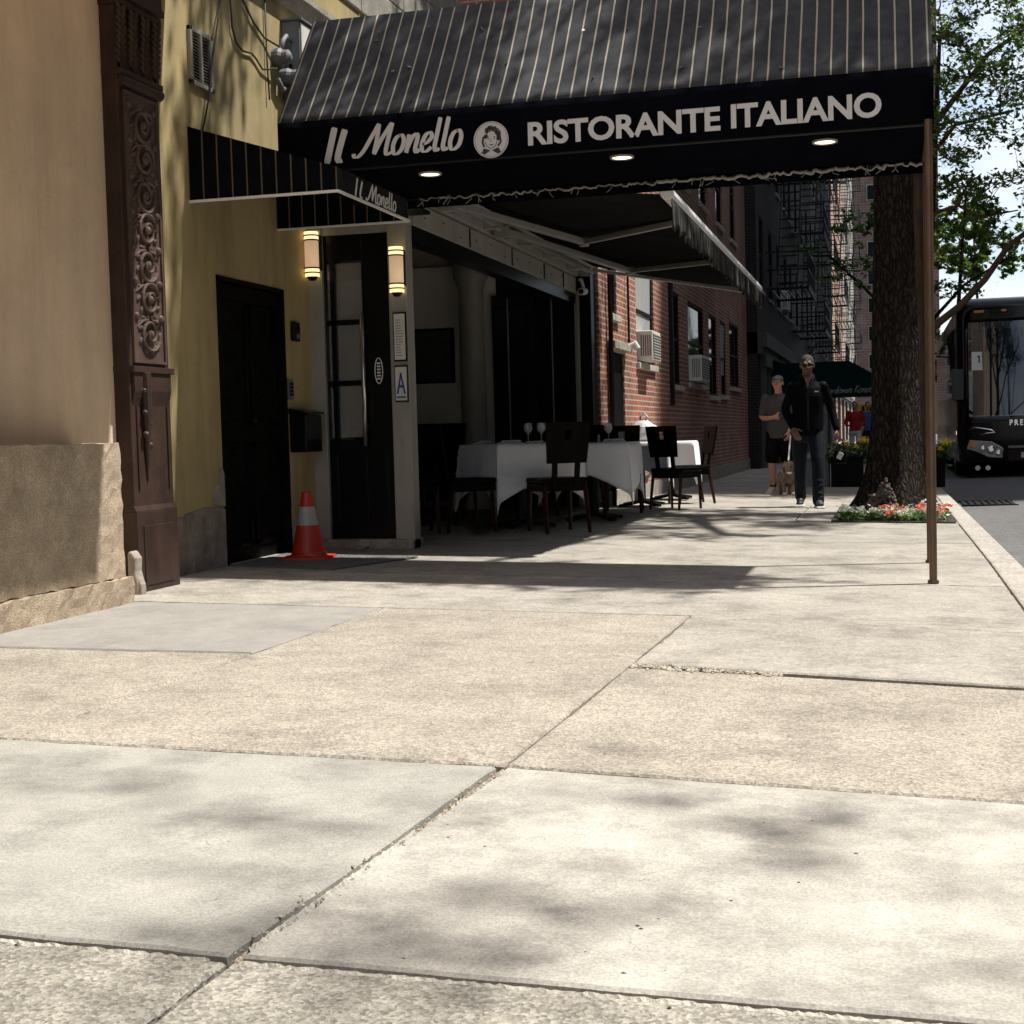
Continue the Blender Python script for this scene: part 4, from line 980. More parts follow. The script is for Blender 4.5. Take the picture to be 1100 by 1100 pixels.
mb.bar((XW, AY0 - .004, AB - .006), (AXF + .004, AY0 - .004, AB - .006), .014, .016); mb.bar((AXF + .005, AY0 - .004, AB - .006), (AXF + .005, AY1, AB - .006), .016, .015); mb.bar((XW, AY1 + .002, AB - .0065), (AXF, AY1 + .002, AB - .0065), .014, .015)
mb.build('edge_rail', m_rail, t, True)
mb = MB(); PS = lambda u, v, l: (AXF + .003 + l, u, v)
script(mb, 'Ii', PS, 8.53, 8.66, 2.328, .115, pen=.12, slant=.12); script(mb, 'Monello', PS, 8.72, 9.29, 2.333, .112, pen=.10, slant=.12)
mb.build('lettering', m_lettw, t, True)

# ------------------------------------------------------------------ retractable awning over the tables
t = thing('retractable_awning', 'extended folding arm awning with grey fringed valance over the dining tables', 'awning', (-3.3, 13, 2.68))
WY0, WY1, BX, BZ, WX, WZ = 9.86, 16.97, -1.45, 2.425, -3.3, 2.72
mb = MB(); mb.sheet([[(WX + (BX - WX) * i / 10, WY0 + .06 + (WY1 - WY0 - .75 * (1 - i / 10) - .08) * j / 20, WZ + (BZ - WZ) * i / 10 - .03 * math.sin(PI * i / 10)) for j in range(21)] for i in range(11)])
mb.build('cloth', m_under, t, True, smooth=True, solid=.004)
mb = MB(); NV = 150
def wav(y): return .016 * math.sin(y * 23) + .01 * math.sin(y * 41 + 1)
mb.sheet([[(BX + .03 + wav(WY0 + (WY1 - WY0) * i / NV) * (j / 5), WY0 + (WY1 - WY0) * i / NV, BZ - .03 - (.20 + .02 * math.sin(i * .9)) * j / 5) for j in range(6)] for i in range(NV + 1)])
mb.build('valance', m_val, t, True, smooth=True, solid=.003)
mb = MB(); mb.prism([(BX - .03, BZ - .035), (BX + .03, BZ - .035), (BX + .045, BZ - .008), (BX + .04, BZ + .03), (BX - .02, BZ + .035)], WY0 - .02, WY1 + .02, 'Y')
mb.lathe([(.05, -.022), (.05, .0)], (BX + .008, WY0 - .02, BZ), 14, 'Y'); mb.build('front_rail', m_rail, t, True, bevel=.006)
mb = MB(); mb.tube([(WX + .02, 9.9, WZ + .0), (WX + .02, 16.3, WZ + .0)], .045, 12); mb.build('roller', m_trim, t, True, smooth=True)
mb = MB(); mb.prism([(-3.39, 2.665), (-3.16, 2.80), (-3.16, 2.83), (-3.42, 2.87), (-3.42, 2.665)], 9.84, 16.3, 'Y'); mb.build('sun_cover', m_trim, t, True)  # cover added to stop sun leaking between roller and header
mb = MB(); mb.bar((WX + .03, 10.4, WZ - .085), (WX + .03, 16.25, WZ - .085), .045, .045); mb.build('torsion_bar', m_alum, t, True, bevel=.004)
mb = MB(); mb.bar((WX + .05, 16.27, WZ - .05), (BX - .03, WY1 - .05, BZ - .045), .05, .035); mb.build('side_rail', m_alum, t, True, bevel=.004)
for (sh, el, fr) in (((-3.25, 10.75, 2.60), (-2.6, 12.6, 2.50), (-1.52, 11.05, 2.40)), ((-3.25, 12.35, 2.60), (-2.62, 15.05, 2.50), (-1.52, 13.75, 2.40))):
    mb = MB(); mb.bar(sh, el, .055, .055); mb.bar((el[0], el[1], el[2]), fr, .045, .045); mb.lathe([(.045, -.04), (.045, .04)], el, 12); a = mb.build('folding_arm', m_alum, t, True, bevel=.006)
    mb = MB(); mb.obox((sh[0] - .03, sh[1], sh[2] - .01), (.06, .08, .05)); mb.lathe([(.03, -.06), (.03, .06)], sh, 10); mb.build('shoulder_bracket', m_alum, a, True, bevel=.006)
for y in (11.0, 12.1, 13.3, 14.3, 15.4, 16.1):
    mb = MB(); mb.obox((WX - .02, y, WZ - .06), (.07, .05, .07)); mb.tube([(WX + .04, y - .06, WZ - .12), (WX + .06, y, WZ - .14), (WX + .04, y + .06, WZ - .12)], .013, 6); mb.build('wall_bracket', m_alum, t, True, bevel=.005)
t = thing('security_camera', 'small white security camera at the far end of the header beam', 'camera', (-3.385, 16.05, 2.47))
mb = MB(); mb.tube([(0, 0, .08), (.03, .0, .07), (.05, 0, .0), (.05, 0, -.03)], .02, 8); mb.build('bracket', m_white, t, smooth=True)
mb = MB(); mb.tube([(.05, .08, -.05), (.05, -.12, -.07)], .042, 14); mb.build('housing', m_white, t, smooth=False, bevel=.006)
mb = MB(); mb.tube([(.05, -.121, -.07), (.05, -.127, -.071)], .03, 12); mb.build('lens', m_iron, t)

# ------------------------------------------------------------------ traffic cone
t = thing('traffic_cone', 'orange traffic cone with one white band by the entrance door', 'traffic cone', (-3.86, 9.12, gz(-3.86, 9.12)), .2)
mb = MB(); mb.prism([(x * .17 * (1 if abs(a) == 1 else 1), y * .17) for a, x, y in [(0, -1, -.8), (0, -.8, -1), (0, .8, -1), (0, 1, -.8), (0, 1, .8), (0, .8, 1), (0, -.8, 1), (0, -1, .8)]], 0, .022, 'Z'); mb.build('base', m_orange, t, bevel=.008)
prof = lambda z: .118 - (z - .022) * .205
mb = MB(); mb.lathe([(.135, .0225), (.122, .032), (prof(.05), .05), (prof(.235), .235)], n=28); mb.lathe([(prof(.36), .36), (.034, .448), (.030, .46), (.02, .463)], n=28); mb.build('body', m_orange, t, smooth=False)
mb = MB(); mb.lathe([(prof(.235) + .0015, .234), (prof(.361) + .0015, .361)], n=28, cap=False); mb.build('reflective_band', m_reflw, t, smooth=True)
o = None
t = thing('crumpled_paper', 'crumpled scrap of pale paper lying at the sunlit strip by the door', 'litter', (-3.72, 9.80, gz(-3.72, 9.8)))
mb = MB(); mb.sheet([[(i * .018 - .08 + random.uniform(-.006, .006), j * .02 - .03, .012 + .02 * random.random() + .012 * math.sin(i)) for j in range(4)] for i in range(10)]); mb.build('sheet', m_plaster, t)
# flat slab under the cone, its shade put into a dark colour
t = thing('shaded_slab', 'pavement slab before the cellar door, its shade put into a dark colour', 'hatch', (-3.75, 8.95, gz(-3.75, 8.95)))
mb = MB(); mb.add([(-.42, -.42, .012), (.35, -.55, .0), (.62, .35, -.003), (-.42, .5, .012)], [(0, 1, 2, 3)]); mb.build('plate', m_asph, t, solid=.008)

# ------------------------------------------------------------------ tables and chairs
def table(loc, rz, label, size=.84, h=.765):
    t = thing('dining_table', label, 'table', loc, rz, 'square dining tables under the awning')
    s = size / 2 - .02
    mb = MB(); mb.box(-s, s, -s, s, h - .035, h - .004); mb.build('tabletop', m_wood, t, bevel=.006)
    mb = MB(); mb.tube([(0, 0, .06), (0, 0, h - .036)], [.05, .04], 14); mb.build('column', m_iron, t, smooth=False)
    for a in (0, PI / 2, PI, 3 * PI / 2):
        mb = MB(); c, d = math.cos(a + PI / 4), math.sin(a + PI / 4); mb.bar((c * .04, d * .04, .06), (c * .33, d * .33, .02), .06, .035); mb.build('foot', m_iron, t, bevel=.006)
    return t
def cloth(loc, rz, label, size=.84, h=.765, over=.33, seed=0, k=.55):
    r = random.Random(seed); n = 46; L = size + 2 * over; S = size / 2; ph = [r.uniform(0, 6) for _ in range(8)]
    g = []
    for i in range(n + 1):
        row = []
        for j in range(n + 1):
            u = -L / 2 + L * i / n; v = -L / 2 + L * j / n
            eu = max(0, abs(u) - S); ev = max(0, abs(v) - S); su = math.copysign(1, u); sv = math.copysign(1, v)
            x = max(-S, min(S, u)); y = max(-S, min(S, v)); big = max(eu, ev); sm = min(eu, ev)
            tt = min(1, abs(y if eu > ev else x) / S); z = h + .003 - (big * (1 + .66 * tt ** 1.25) + k * sm)
            q = big / over
            f = q * (1 + .6 * tt) * (.016 * math.sin(7 * (y if eu > ev else x) + ph[0] + su * 2) + .010 * math.sin(13 * (y if eu > ev else x) + ph[1] + sv))
            o = .006 * min(1, q * 8) + .03 * q + f
            if eu > 0 and ev > 0: # corner fold hangs as a point
                w = sm / over
                x += su * (o * (eu / (big + 1e-6)) * (1 - .3 * w) + .02 * w); y += sv * (o * (ev / (big + 1e-6)) * (1 - .3 * w) + .02 * w)
            else:
                if eu > 0: x += su * o
                if ev > 0: y += sv * o
            if q == 0: z += .0012 * math.sin(u * 22 + ph[2]) * math.sin(v * 17 + ph[3])
            # pressed crease across the drop
            z += .0
            row.append((x, y, z))
        g.append(row)
    mb = MB(); mb.sheet(g)
    o = mb.build('tablecloth', m_cloth, smooth=True, solid=.003); o.location = loc; o.rotation_euler = (0, 0, rz)
    return tag(o, label, 'tablecloth', 'white tablecloths on the dining tables')
TB = [((-3.28, 12.74), R(40.8), 'table nearest the entrance door, set cornerwise to the pavement', 'white tablecloth with its corner hanging towards the camera, nearest the entrance'),
      ((-2.84, 13.95), R(2), 'second table from the entrance, behind the high backed chair', 'white tablecloth on the second table, behind the square backed chair'),
      ((-2.86, 16.9), R(3), 'third table from the entrance, below the lit brick wall', 'shaded white tablecloth with the white plastic bag on it'),
      ((-2.80, 18.9), R(2), 'farthest dining table, standing in full sunlight', 'bright sunlit white tablecloth on the farthest table')]
for i, ((x, y), rz, l1, l2) in enumerate(TB):
    z = gz(x, y); sz = .84 if i < 2 else .66
    if x < -3.1: z = gz(-3.2, y)
    table((x, y, z), rz, 'dark pedestal ' + l1, sz); cloth((x, y, z), rz, l2, sz, seed=i, over=(.31, .30, .29, .28)[i], k=.36)
def place(parent_xy, rz, dx, dy):
    return (parent_xy[0] + math.cos(rz) * dx - math.sin(rz) * dy, parent_xy[1] + math.sin(rz) * dx + math.cos(rz) * dy)
def glass(x, y, z, label):
    mb = MB(); mb.lathe([(.001, .0), (.034, .001), (.034, .004), (.005, .008), (.004, .08), (.012, .088), (.038, .12), (.040, .15), (.032, .185)], n=18, cap=False)
    o = mb.build('wine_glass', m_clear, smooth=True, solid=.002); o.location = (x, y, z); tag(o, label, 'glass', 'wine glasses on the tables')
def napkin(x, y, z, rz, label):
    mb = MB(); mb.sheet([[(-.11 + .22 * i / 8, -.06 + .12 * j / 5, .004 + .012 * math.sin(PI * j / 5) + .003 * math.sin(i * 2.)) for j in range(6)] for i in range(9)]); mb.sheet([[(-.10 + .19 * i / 8, -.05 + .05 * j / 5, .022 + .010 * math.sin(PI * j / 5)) for j in range(6)] for i in range(9)])
    o = mb.build('folded_napkin', m_cloth, solid=.004, smooth=True); o.location = (x, y, z); o.rotation_euler = (0, 0, rz); tag(o, label, 'napkin', 'folded napkins on the tables')
T1 = TB[0][0]; z1 = gz(-3.2, T1[1]) + .7705
a = place(T1, TB[0][1], -.22, -.26); napkin(a[0], a[1], z1, .9, 'folded white napkin on the near corner of the first tablecloth')
a = place(T1, TB[0][1], -.28, .2); napkin(a[0], a[1], z1, 2.2, 'folded white napkin on the dining room side of the first tablecloth')
a = place(T1, TB[0][1], .12, .05); glass(a[0], a[1], z1, 'clear wine glass in the middle of the first tablecloth')
a = place(T1, TB[0][1], .2, -.06); glass(a[0], a[1], z1, 'clear wine glass nearer the pavement on the first tablecloth')
def plate_stack(x, y, z, label):
    t = thing('side_plate', label, 'plate', (x, y, z))
    mb = MB(); mb.lathe([(.03, 0), (.05, .002), (.085, .016), (.086, .019), (.05, .006), (.001, .005)], n=24, cap=False); mb.build('plate', m_white, t, smooth=True)
a = place(T1, TB[0][1], .0, -.3); plate_stack(a[0], a[1], z1, 'small white side plate on the first tablecloth edge')
x, y = TB[1][0]; z = gz(x, y) + .7705
glass(x + .18, y - .1, z, 'clear wine glass on the second tablecloth'); napkin(x + .25, y - .2, z, .3, 'folded white napkin on the second tablecloth')
t = thing('salt_shaker', 'small glass salt shaker on the second tablecloth', 'shaker', (x + .05, y + .05, z))
mb = MB(); mb.lathe([(.018, 0), (.02, .01), (.015, .055)], n=14); mb.build('body', m_clear, t); mb = MB(); mb.lathe([(.0155, .0555), (.016, .07), (.008, .08)], n=14); mb.build('lid', m_chrome, t)
# plastic bag on the third table
x, y = TB[2][0]; z = gz(x, y) + .772
mb = MB(); n = 16; rr = random.Random(4)
rings = [(.0, .10), (.03, .15), (.10, .165), (.17, .14), (.22, .09), (.25, .05)]
g = [[(rad * math.cos(2 * PI * k / n) * 1.15 * (1 + rr.uniform(-.12, .12)), rad * math.sin(2 * PI * k / n) * .8 * (1 + rr.uniform(-.12, .12)), zz + rr.uniform(-.008, .008) * (zz > .01)) for k in range(n)] for zz, rad in rings]
for row in g: row.append(row[0])
mb.sheet(g); mb.tube([(-.04, 0, .23), (-.03, .01, .30), (.02, 0, .33), (.05, -.01, .29), (.04, 0, .23)], .012, 6)
o = mb.build('plastic_bag', m_bag, smooth=False); o.location = (x + .05, y - .1, z); tag(o, 'knotted white plastic bag standing on the third tablecloth', 'bag')

def make_chair(label):
    """seat front towards +Y"""
    t = thing('dining_chair', label, 'chair', group='dark dining chairs round the tables')
    mb = MB(); mb.box(-.215, .215, -.20, .22, .425, .475)
    mb.build('seat', m_leather, t, bevel=.018)
    mb = MB(); mb.box(-.205, -.175, -.195, .21, .36, .424); mb.box(.175, .205, -.195, .21, .36, .424); mb.box(-.175, .175, .185, .21, .36, .424); mb.box(-.175, .175, -.195, -.17, .36, .424); mb.build('apron', m_wood, t)
    tl = -.14
    def B(x, z): return (x, -.205 + tl * (z - .47) / .47 * .55, z)
    def panel(mb, x0, x1, z0, z1, wt=0):
        th = .022
        vs = []
        for (x, z) in ((x0, z0), (x1, z0), (x1, z1), (x0, z1)):
            k = .90 + .10 * min(1, max(0, (z - .60) / .3)); p = B(x * k, z); vs.append(p)
        for p in list(vs): vs.append((p[0], p[1] - th, p[2]))
        mb.add(vs, [(0, 1, 2, 3), (7, 6, 5, 4), (0, 4, 5, 1), (1, 5, 6, 2), (2, 6, 7, 3), (3, 7, 4, 0)])
    mb = MB(); panel(mb, -.20, .20, .60, .80); panel(mb, -.20, .20, .885, .95); panel(mb, -.20, -.032, .80, .885); panel(mb, .032, .20, .80, .885); mb.build('backrest', m_wood, t)
    mb = MB()
    for s in (-1, 1): mb.bar(B(s * .10, .36), B(s * .105, .63), .045, .028)
    mb.build('back_post', m_wood, t, bevel=.004)
    for (sx, sy) in ((-1, 1), (1, 1), (-1, -1), (1, -1)):
        mb = MB(); x0, y0 = sx * .185, .185 if sy > 0 else -.18
        x1, y1 = sx * .195, .205 if sy > 0 else -.25
        a = .019; b = .013
        mb.tube([(x0, y0, .424), (x1, y1, 0)], [a * 1.3, b * 1.3], 4); mb.build('leg', m_woodr, t)
    return t
ch0 = make_chair('black square backed dining chair with a slot, in front of the first two tables')
CH = [((-2.79, 12.12), R(34), None),
      ((-3.62, 12.08), R(-50), 'black dining chair half inside the opening, left of the nearest table'),
      ((-2.83, 15.55), R(8), 'black dining chair tucked behind the second table, facing the white bag'),
      ((-2.36, 16.3), R(-25), 'black dining chair at the pavement edge of the row, left of the sunlit cloth'),
      ((-2.40, 17.75), R(118), 'last dining chair of the row, seen beside the sunlit cloth'),
      ((-3.15, 14.75), R(176), 'black dining chair against the dark panels behind the second table'),
      ((-4.25, 13.0), R(-130), 'black dining chair inside the room behind the nearest table'),
      ((-4.0, 11.6), R(-20), 'black dining chair just inside the opening beside the door post'),
      ((-4.6, 14.3), R(160), 'black dining chair deep inside the room below the painting')]
for i, ((x, y), rz, lb) in enumerate(CH):
    z = gz(x, y) if x > -3.37 else (-.03 if x < -3.8 else gz(-3.4, y) + .0)
    if i == 0: ch0.location = (x, y, z); ch0.rotation_euler = (0, 0, rz)
    else: dup(ch0, (x, y, z), rz, lb)

# ------------------------------------------------------------------ brick building beyond
def window(parent, X, y0, y1, z0, z1, glassm=None, curtain=False, sill=True, depth=.055, name='window', cross=True, fm=None):
    """double hung window in a wall facing +X whose face is at X"""
    xi_ = X - depth; fm = fm or m_darkpaint
    mb = MB(); fwid = .05
    mb.box(xi_ - .03, xi_ + .03, y0, y0 + fwid, z0, z1); mb.box(xi_ - .03, xi_ + .03, y1 - fwid, y1, z0, z1); mb.box(xi_ - .03, xi_ + .03, y0 + fwid, y1 - fwid, z1 - fwid, z1); mb.box(xi_ - .03, xi_ + .03, y0 + fwid, y1 - fwid, z0, z0 + fwid)
    if cross: mb.box(xi_ - .025, xi_ + .025, y0 + fwid, y1 - fwid, (z0 + z1) / 2 - .025, (z0 + z1) / 2 + .025)
    wn = mb.build(name, fm, parent, True)
    mb = MB(); mb.box(xi_ - .008, xi_ - .002, y0 + fwid, y1 - fwid, z0 + fwid, z1 - fwid); mb.build('pane', glassm or m_wglass, wn, True)
    if curtain:
        mb = MB(); n = 24; zc = z0 + (z1 - z0) * .28
        mb.sheet([[(xi_ + .004 + .0 * k, y0 + .06 + (y1 - y0 - .12) * k / n, zc), (xi_ + .006 + .012 * (1 + math.sin(k * 1.7)), y0 + .06 + (y1 - y0 - .12) * k / n, z1 - .06)] for k in range(n + 1)]); mb.build('curtain', m_curt, wn, True)
    if sill:
        mb = MB(); mb.box(X - .12, X + .05, y0 - .06, y1 + .06, z0 - .09, z0 - .005); mb.build('sill', m_sill, wn, True, bevel=.008)
    return wn
def wall_with_holes(mb, X, dep, y0, y1, z0, z1, holes):
    """wall facing +X, with rectangular openings (non overlapping in y-bands)"""
    ys = sorted(set([y0, y1] + [h[0] for h in holes] + [h[1] for h in holes]))
    for a, b in zip(ys, ys[1:]):
        hs = sorted([h for h in holes if h[0] <= a + 1e-6 and h[1] >= b - 1e-6], key=lambda h: h[2]); z = z0
        for h in hs:
            if h[2] > z: mb.box(X - dep, X, a, b, z, h[2])
            z = h[3]
        if z < z1: mb.box(X - dep, X, a, b, z, z1)
BXF = -3.25
t = bk = thing('brick_building', 'red brick building with window air conditioners beyond the dining tables', 'building', (BXF, 25, gz(BXF, 25)))
wins = [(17.2, 17.65, 2.25, 3.05), (19.05, 20.55, 1.74, 3.15), (22.3, 23.25, 1.53, 3.0), (24.2, 26.4, 1.62, 3.0), (27.1, 28.4, 1.46, 3.0), (29.0, 30.0, 1.5, 3.0), (30.7, 32.7, 1.72, 3.1)]
up_ = [(18.2 + i * 2.6, 19.3 + i * 2.6, zz, zz + 1.5) for i in range(6) for zz in (4.9, 7.9, 10.9)]
door = (17.02, 18.08, -.3, 1.8)
mb = MB(); wall_with_holes(mb, BXF, .5, 16.5, 34.6, -.3, 13, wins + up_ + [door]); mb.box(-8, BXF - .5, 16.5, 16.9, -.3, 13)
bm_ = mb.build('wall', m_brick, bk, True)
mb = MB(); mb.box(-8, -3.95, 16.9, 34.6, -.3, 12.9); mb.build('core', m_darkpaint, bk, True)
mb = MB(); mb.box(BXF - .3, BXF + .03, 16.6, 34.6, -.4, gz(BXF, 30) + .25); mb.build('base_course', m_block, bk, True)
mb = MB(); mb.box(BXF - .4, BXF + .18, 16.5, 34.6, 13.0, 13.5); mb.build('cornice', m_block, bk, True)
for i, (a, b, c, d) in enumerate(wins): window(bk, BXF, a, b, c, d, curtain=(i in (1, 5)), cross=(i > 0))
for (a, b, c, d) in up_: window(bk, BXF, a, b, c, d)
mb = MB(); mb.box(BXF - .06, BXF - .02, 17.03, 18.07, -.2, 1.79); dr = mb.build('door', m_blackdoor, bk, True)
mb = MB(); mb.ball((BXF - .0, 17.12, .85), .03); mb.build('handle', m_steel, dr, True)
mb = MB(); mb.box(BXF - .02, BXF + .1, 16.95, 18.2, 1.82, 1.9); mb.box(BXF - .02, BXF + .06, 16.97, 17.0, -.2, 1.82); mb.build('door_surround', m_block, bk, True)
mb = MB(); mb.tube([(BXF + .05, 16.95, -.1), (BXF + .05, 16.95, 3.4)], .028, 10); mb.tube([(BXF + .04, 18.25, 1.95), (BXF + .04, 18.25, 3.3)], .015, 8); mb.build('downpipe', m_iron, bk, True)
mb = MB(); mb.tube([(BXF + .07, 18.1, 1.88), (BXF + .15, 18.1, 1.92), (BXF + .17, 18.1, 1.86)], .045, 10); mb.build('door_lamp', m_white, bk, True)
mb = MB(); mb.box(BXF, BXF + .06, 22.0, 22.14, 1.2, 3.2); mb.build('pilaster_strip', m_darkpaint, bk, True)
def aircon(X, y, z, w_, h_, label):
    t = thing('window_aircon', label, 'air conditioner', (X, y, z), 0, 'window air conditioners')
    mb = MB(); mb.box(-.12, .20, 0, w_, 0, h_); mb.build('casing', m_ac, t, bevel=.012)
    mb = MB(); mb.box(.20, .206, .04, w_ - .04, .04, h_ - .04); gr = mb.build('grille', m_acd, t)
    mb = MB()
    for k in range(9): mb.box(.2065, .212, .05, w_ - .05, .05 + k * (h_ - .1) / 8 - .004, .05 + k * (h_ - .1) / 8 + .004)
    mb.build('fins', m_ac, gr)
    mb = MB(); 
    for k in range(5): mb.box(.04 + k * .03, .055 + k * .03, -.004, -.0005, .06, h_ - .06)
    mb.build('side_slots', m_acd, t)
aircon(BXF, 19.15, 1.76, .70, .40, 'cream window air conditioner in the sunlit brick window with curtain')
aircon(BXF, 24.35, 1.64, 1.1, .44, 'cream window air conditioner in the shaded brick window further along')

# ------------------------------------------------------------------ dark buildings further up the street
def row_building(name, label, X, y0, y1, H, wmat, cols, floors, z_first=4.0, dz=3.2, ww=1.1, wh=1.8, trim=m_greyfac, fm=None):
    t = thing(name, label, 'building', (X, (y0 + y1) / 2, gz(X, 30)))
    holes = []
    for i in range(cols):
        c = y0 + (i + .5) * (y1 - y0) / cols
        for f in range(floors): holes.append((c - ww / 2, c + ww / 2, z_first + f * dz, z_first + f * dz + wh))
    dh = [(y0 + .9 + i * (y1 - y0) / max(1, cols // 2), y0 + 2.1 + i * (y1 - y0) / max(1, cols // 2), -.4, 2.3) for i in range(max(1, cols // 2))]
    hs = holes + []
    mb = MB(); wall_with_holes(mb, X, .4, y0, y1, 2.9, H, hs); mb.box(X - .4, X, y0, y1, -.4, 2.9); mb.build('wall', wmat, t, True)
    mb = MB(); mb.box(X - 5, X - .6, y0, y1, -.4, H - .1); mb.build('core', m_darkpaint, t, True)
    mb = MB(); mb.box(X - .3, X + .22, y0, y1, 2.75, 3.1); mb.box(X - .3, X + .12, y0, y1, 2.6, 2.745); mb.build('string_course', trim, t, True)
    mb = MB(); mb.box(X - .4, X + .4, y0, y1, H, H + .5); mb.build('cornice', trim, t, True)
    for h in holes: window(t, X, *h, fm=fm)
    for (a, b, c, d) in dh:
        mb = MB(); mb.box(X + .001, X + .03, a, b, c, d); dd = mb.build('door', m_blackdoor, t, True)
        mb = MB(); mb.box(X, X + .12, a - .25, a - .02, c, d + .2); mb.box(X, X + .12, b + .02, b + .25, c, d + .2); mb.box(X, X + .16, a - .3, b + .3, d + .02, d + .3); mb.build('door_surround', trim, dd, True)
    return t
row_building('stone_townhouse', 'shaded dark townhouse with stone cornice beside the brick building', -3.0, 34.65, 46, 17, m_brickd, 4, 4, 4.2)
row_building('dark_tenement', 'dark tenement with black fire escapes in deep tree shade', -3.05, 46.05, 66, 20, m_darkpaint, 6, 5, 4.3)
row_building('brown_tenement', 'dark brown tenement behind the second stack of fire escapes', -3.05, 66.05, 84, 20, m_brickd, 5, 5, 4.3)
row_building('pink_tenement', 'sunlit pink brick tenement far up the street', -3.1, 84.05, 108, 30, m_brickp, 6, 8, 4.3, fm=m_iron)
row_building('cream_tenement', 'sunlit cream stone tenement beyond the pink brick one', -3.1, 108.05, 140, 34, m_block, 7, 9, 4.3, fm=m_iron)
t = thing('apartment_tower', 'tall brown brick apartment tower closing the street far behind the tree', 'building', (-1, 170, -1))
mb = MB(); mb.box(-14, 5.5, 165, 180, -1, 62); mb.build('wall', m_brickt, t, True)
for i in range(7):
    for k in range(14):
        x = -12.5 + i * 2.6; z = 4 + k * 3.1
        mb = MB(); mb.box(x, x + 1.3, 164.9, 164.98, z, z + 1.7); fr = mb.build('window', m_trim, t, True)
        mb = MB(); mb.box(x + .08, x + 1.22, 164.85, 164.89, z + .08, z + 1.62); mb.build('pane', m_wglass, fr, True)
def fire_escape(X, y0, y1, zs, label):
    t = thing('fire_escape', label, 'fire escape', (X, (y0 + y1) / 2, zs[0]), 0, 'black iron fire escapes on the tenements')
    for i, z in enumerate(zs):
        mb = MB(); D = 1.05
        for k in range(6): mb.box(X + .05 + k * .2, X + .09 + k * .2, y0, y1, z, z + .04)
        mb.box(X, X + D, y0, y0 + .05, z - .06, z); mb.box(X, X + D, y1 - .05, y1, z - .06, z); mb.box(X + D - .03, X + D + .02, y0, y1, z - .08, z + .06)
        pf = mb.build('platform', m_iron, t, True)
        mb = MB()
        for zz in (.45, .9): mb.box(X + D - .02, X + D + .02, y0, y1, z + zz - .02, z + zz + .02); mb.box(X, X + D, y0, y0 + .03, z + zz - .02, z + zz + .02); mb.box(X, X + D, y1 - .03, y1, z + zz - .02, z + zz + .02)
        nb = int((y1 - y0) / .22)
        for k in range(nb + 1): yy = y0 + (y1 - y0) * k / nb; mb.box(X + D - .012, X + D + .012, yy - .012, yy + .012, z + .06, z + .9)
        mb.build('railing', m_iron, t, True)
        if i + 1 < len(zs):
            mb = MB(); za = z; zb = zs[i + 1]
            for xx in (X + .25, X + .75): mb.bar((xx, y0 + .5, za), (xx, y1 - .6, zb), .04, .09)
            for k in range(12): u = (k + .5) / 12; yy = y0 + .5 + (y1 - y0 - 1.1) * u; mb.box(X + .25, X + .75, yy - .06, yy + .06, za + (zb - za) * u - .012, za + (zb - za) * u + .012)
            mb.bar((X + .8, y0 + .5, za + .85), (X + .8, y1 - .6, zb + .85), .03, .03); mb.build('stair', m_iron, t, True)
fire_escape(-3.05, 48.5, 52.5, [4.0, 7.2, 10.4, 13.6], 'nearer black fire escape on the dark tenement')
fire_escape(-3.05, 58, 63, [4.0, 7.2, 10.4, 13.6], 'second black fire escape on the dark tenement')
fire_escape(-3.05, 72, 78, [4.0, 7.2, 10.4, 13.6], 'black fire escape on the brown tenement')
fire_escape(-3.1, 90, 97, [4.0, 7.2, 10.4, 13.6, 16.8], 'black fire escape against sunlit pink brick')
fire_escape(-3.1, 114, 122, [4.0, 7.2, 10.4, 13.6, 16.8, 20], 'farthest black fire escape on the cream tenement')
fire_escape(-3.0, 37.5, 41, [4.4, 7.6], 'iron balcony with stair on the stone townhouse')
aircon(-3.0, 42.6, 4.25, 1.1, .55, 'pale window air conditioner on the dark townhouse above the awning corner')
t = thing('wall_flag', 'small white banner with dark stripes slanting from the dark facade', 'banner', (-3.05, 50, 2.9))
mb = MB(); mb.bar((0, 0, 0), (.75, 0, .75), .04, .04); mb.build('staff', m_iron, t)
mb = MB(); mb.sheet([[(.2 + .45 * i / 6, .03 * math.sin(i * 2 + j), .25 + .45 * i / 6 - .55 * j / 5) for j in range(6)] for i in range(7)]); mb.build('cloth', m_white, t, solid=.005)
mb = MB()
for k in range(3): mb.sheet([[(.2 + .45 * i / 6, -.045 + .03 * math.sin(i * 2 + 1), .25 + .45 * i / 6 - .12 - .14 * k), (.2 + .45 * i / 6, -.045 + .03 * math.sin(i * 2 + 1), .25 + .45 * i / 6 - .17 - .14 * k)] for i in range(7)])
mb.build('stripe', m_iron, t, solid=.004)
# set back brick block whose windows show over the entrance canopy
t = thing('setback_building', 'grey brick block with white framed windows rising behind the canopy', 'building', (-6.2, 14, 4.3))
holes = [(11.6 + i * 1.9, 12.9 + i * 1.9, z, z + 1.9) for i in range(5) for z in (6.0, 9.2)]
mb = MB(); wall_with_holes(mb, -6.0, .4, 10.4, 22, 2.7, 14, holes); mb.build('wall', m_brickd, t, True)
mb = MB(); mb.box(-10, -6.5, 10.4, 22, 2.7, 13.9); mb.build('core', m_darkpaint, t, True)
for h in holes: window(t, -6.0, *h, curtain=True, fm=m_white)

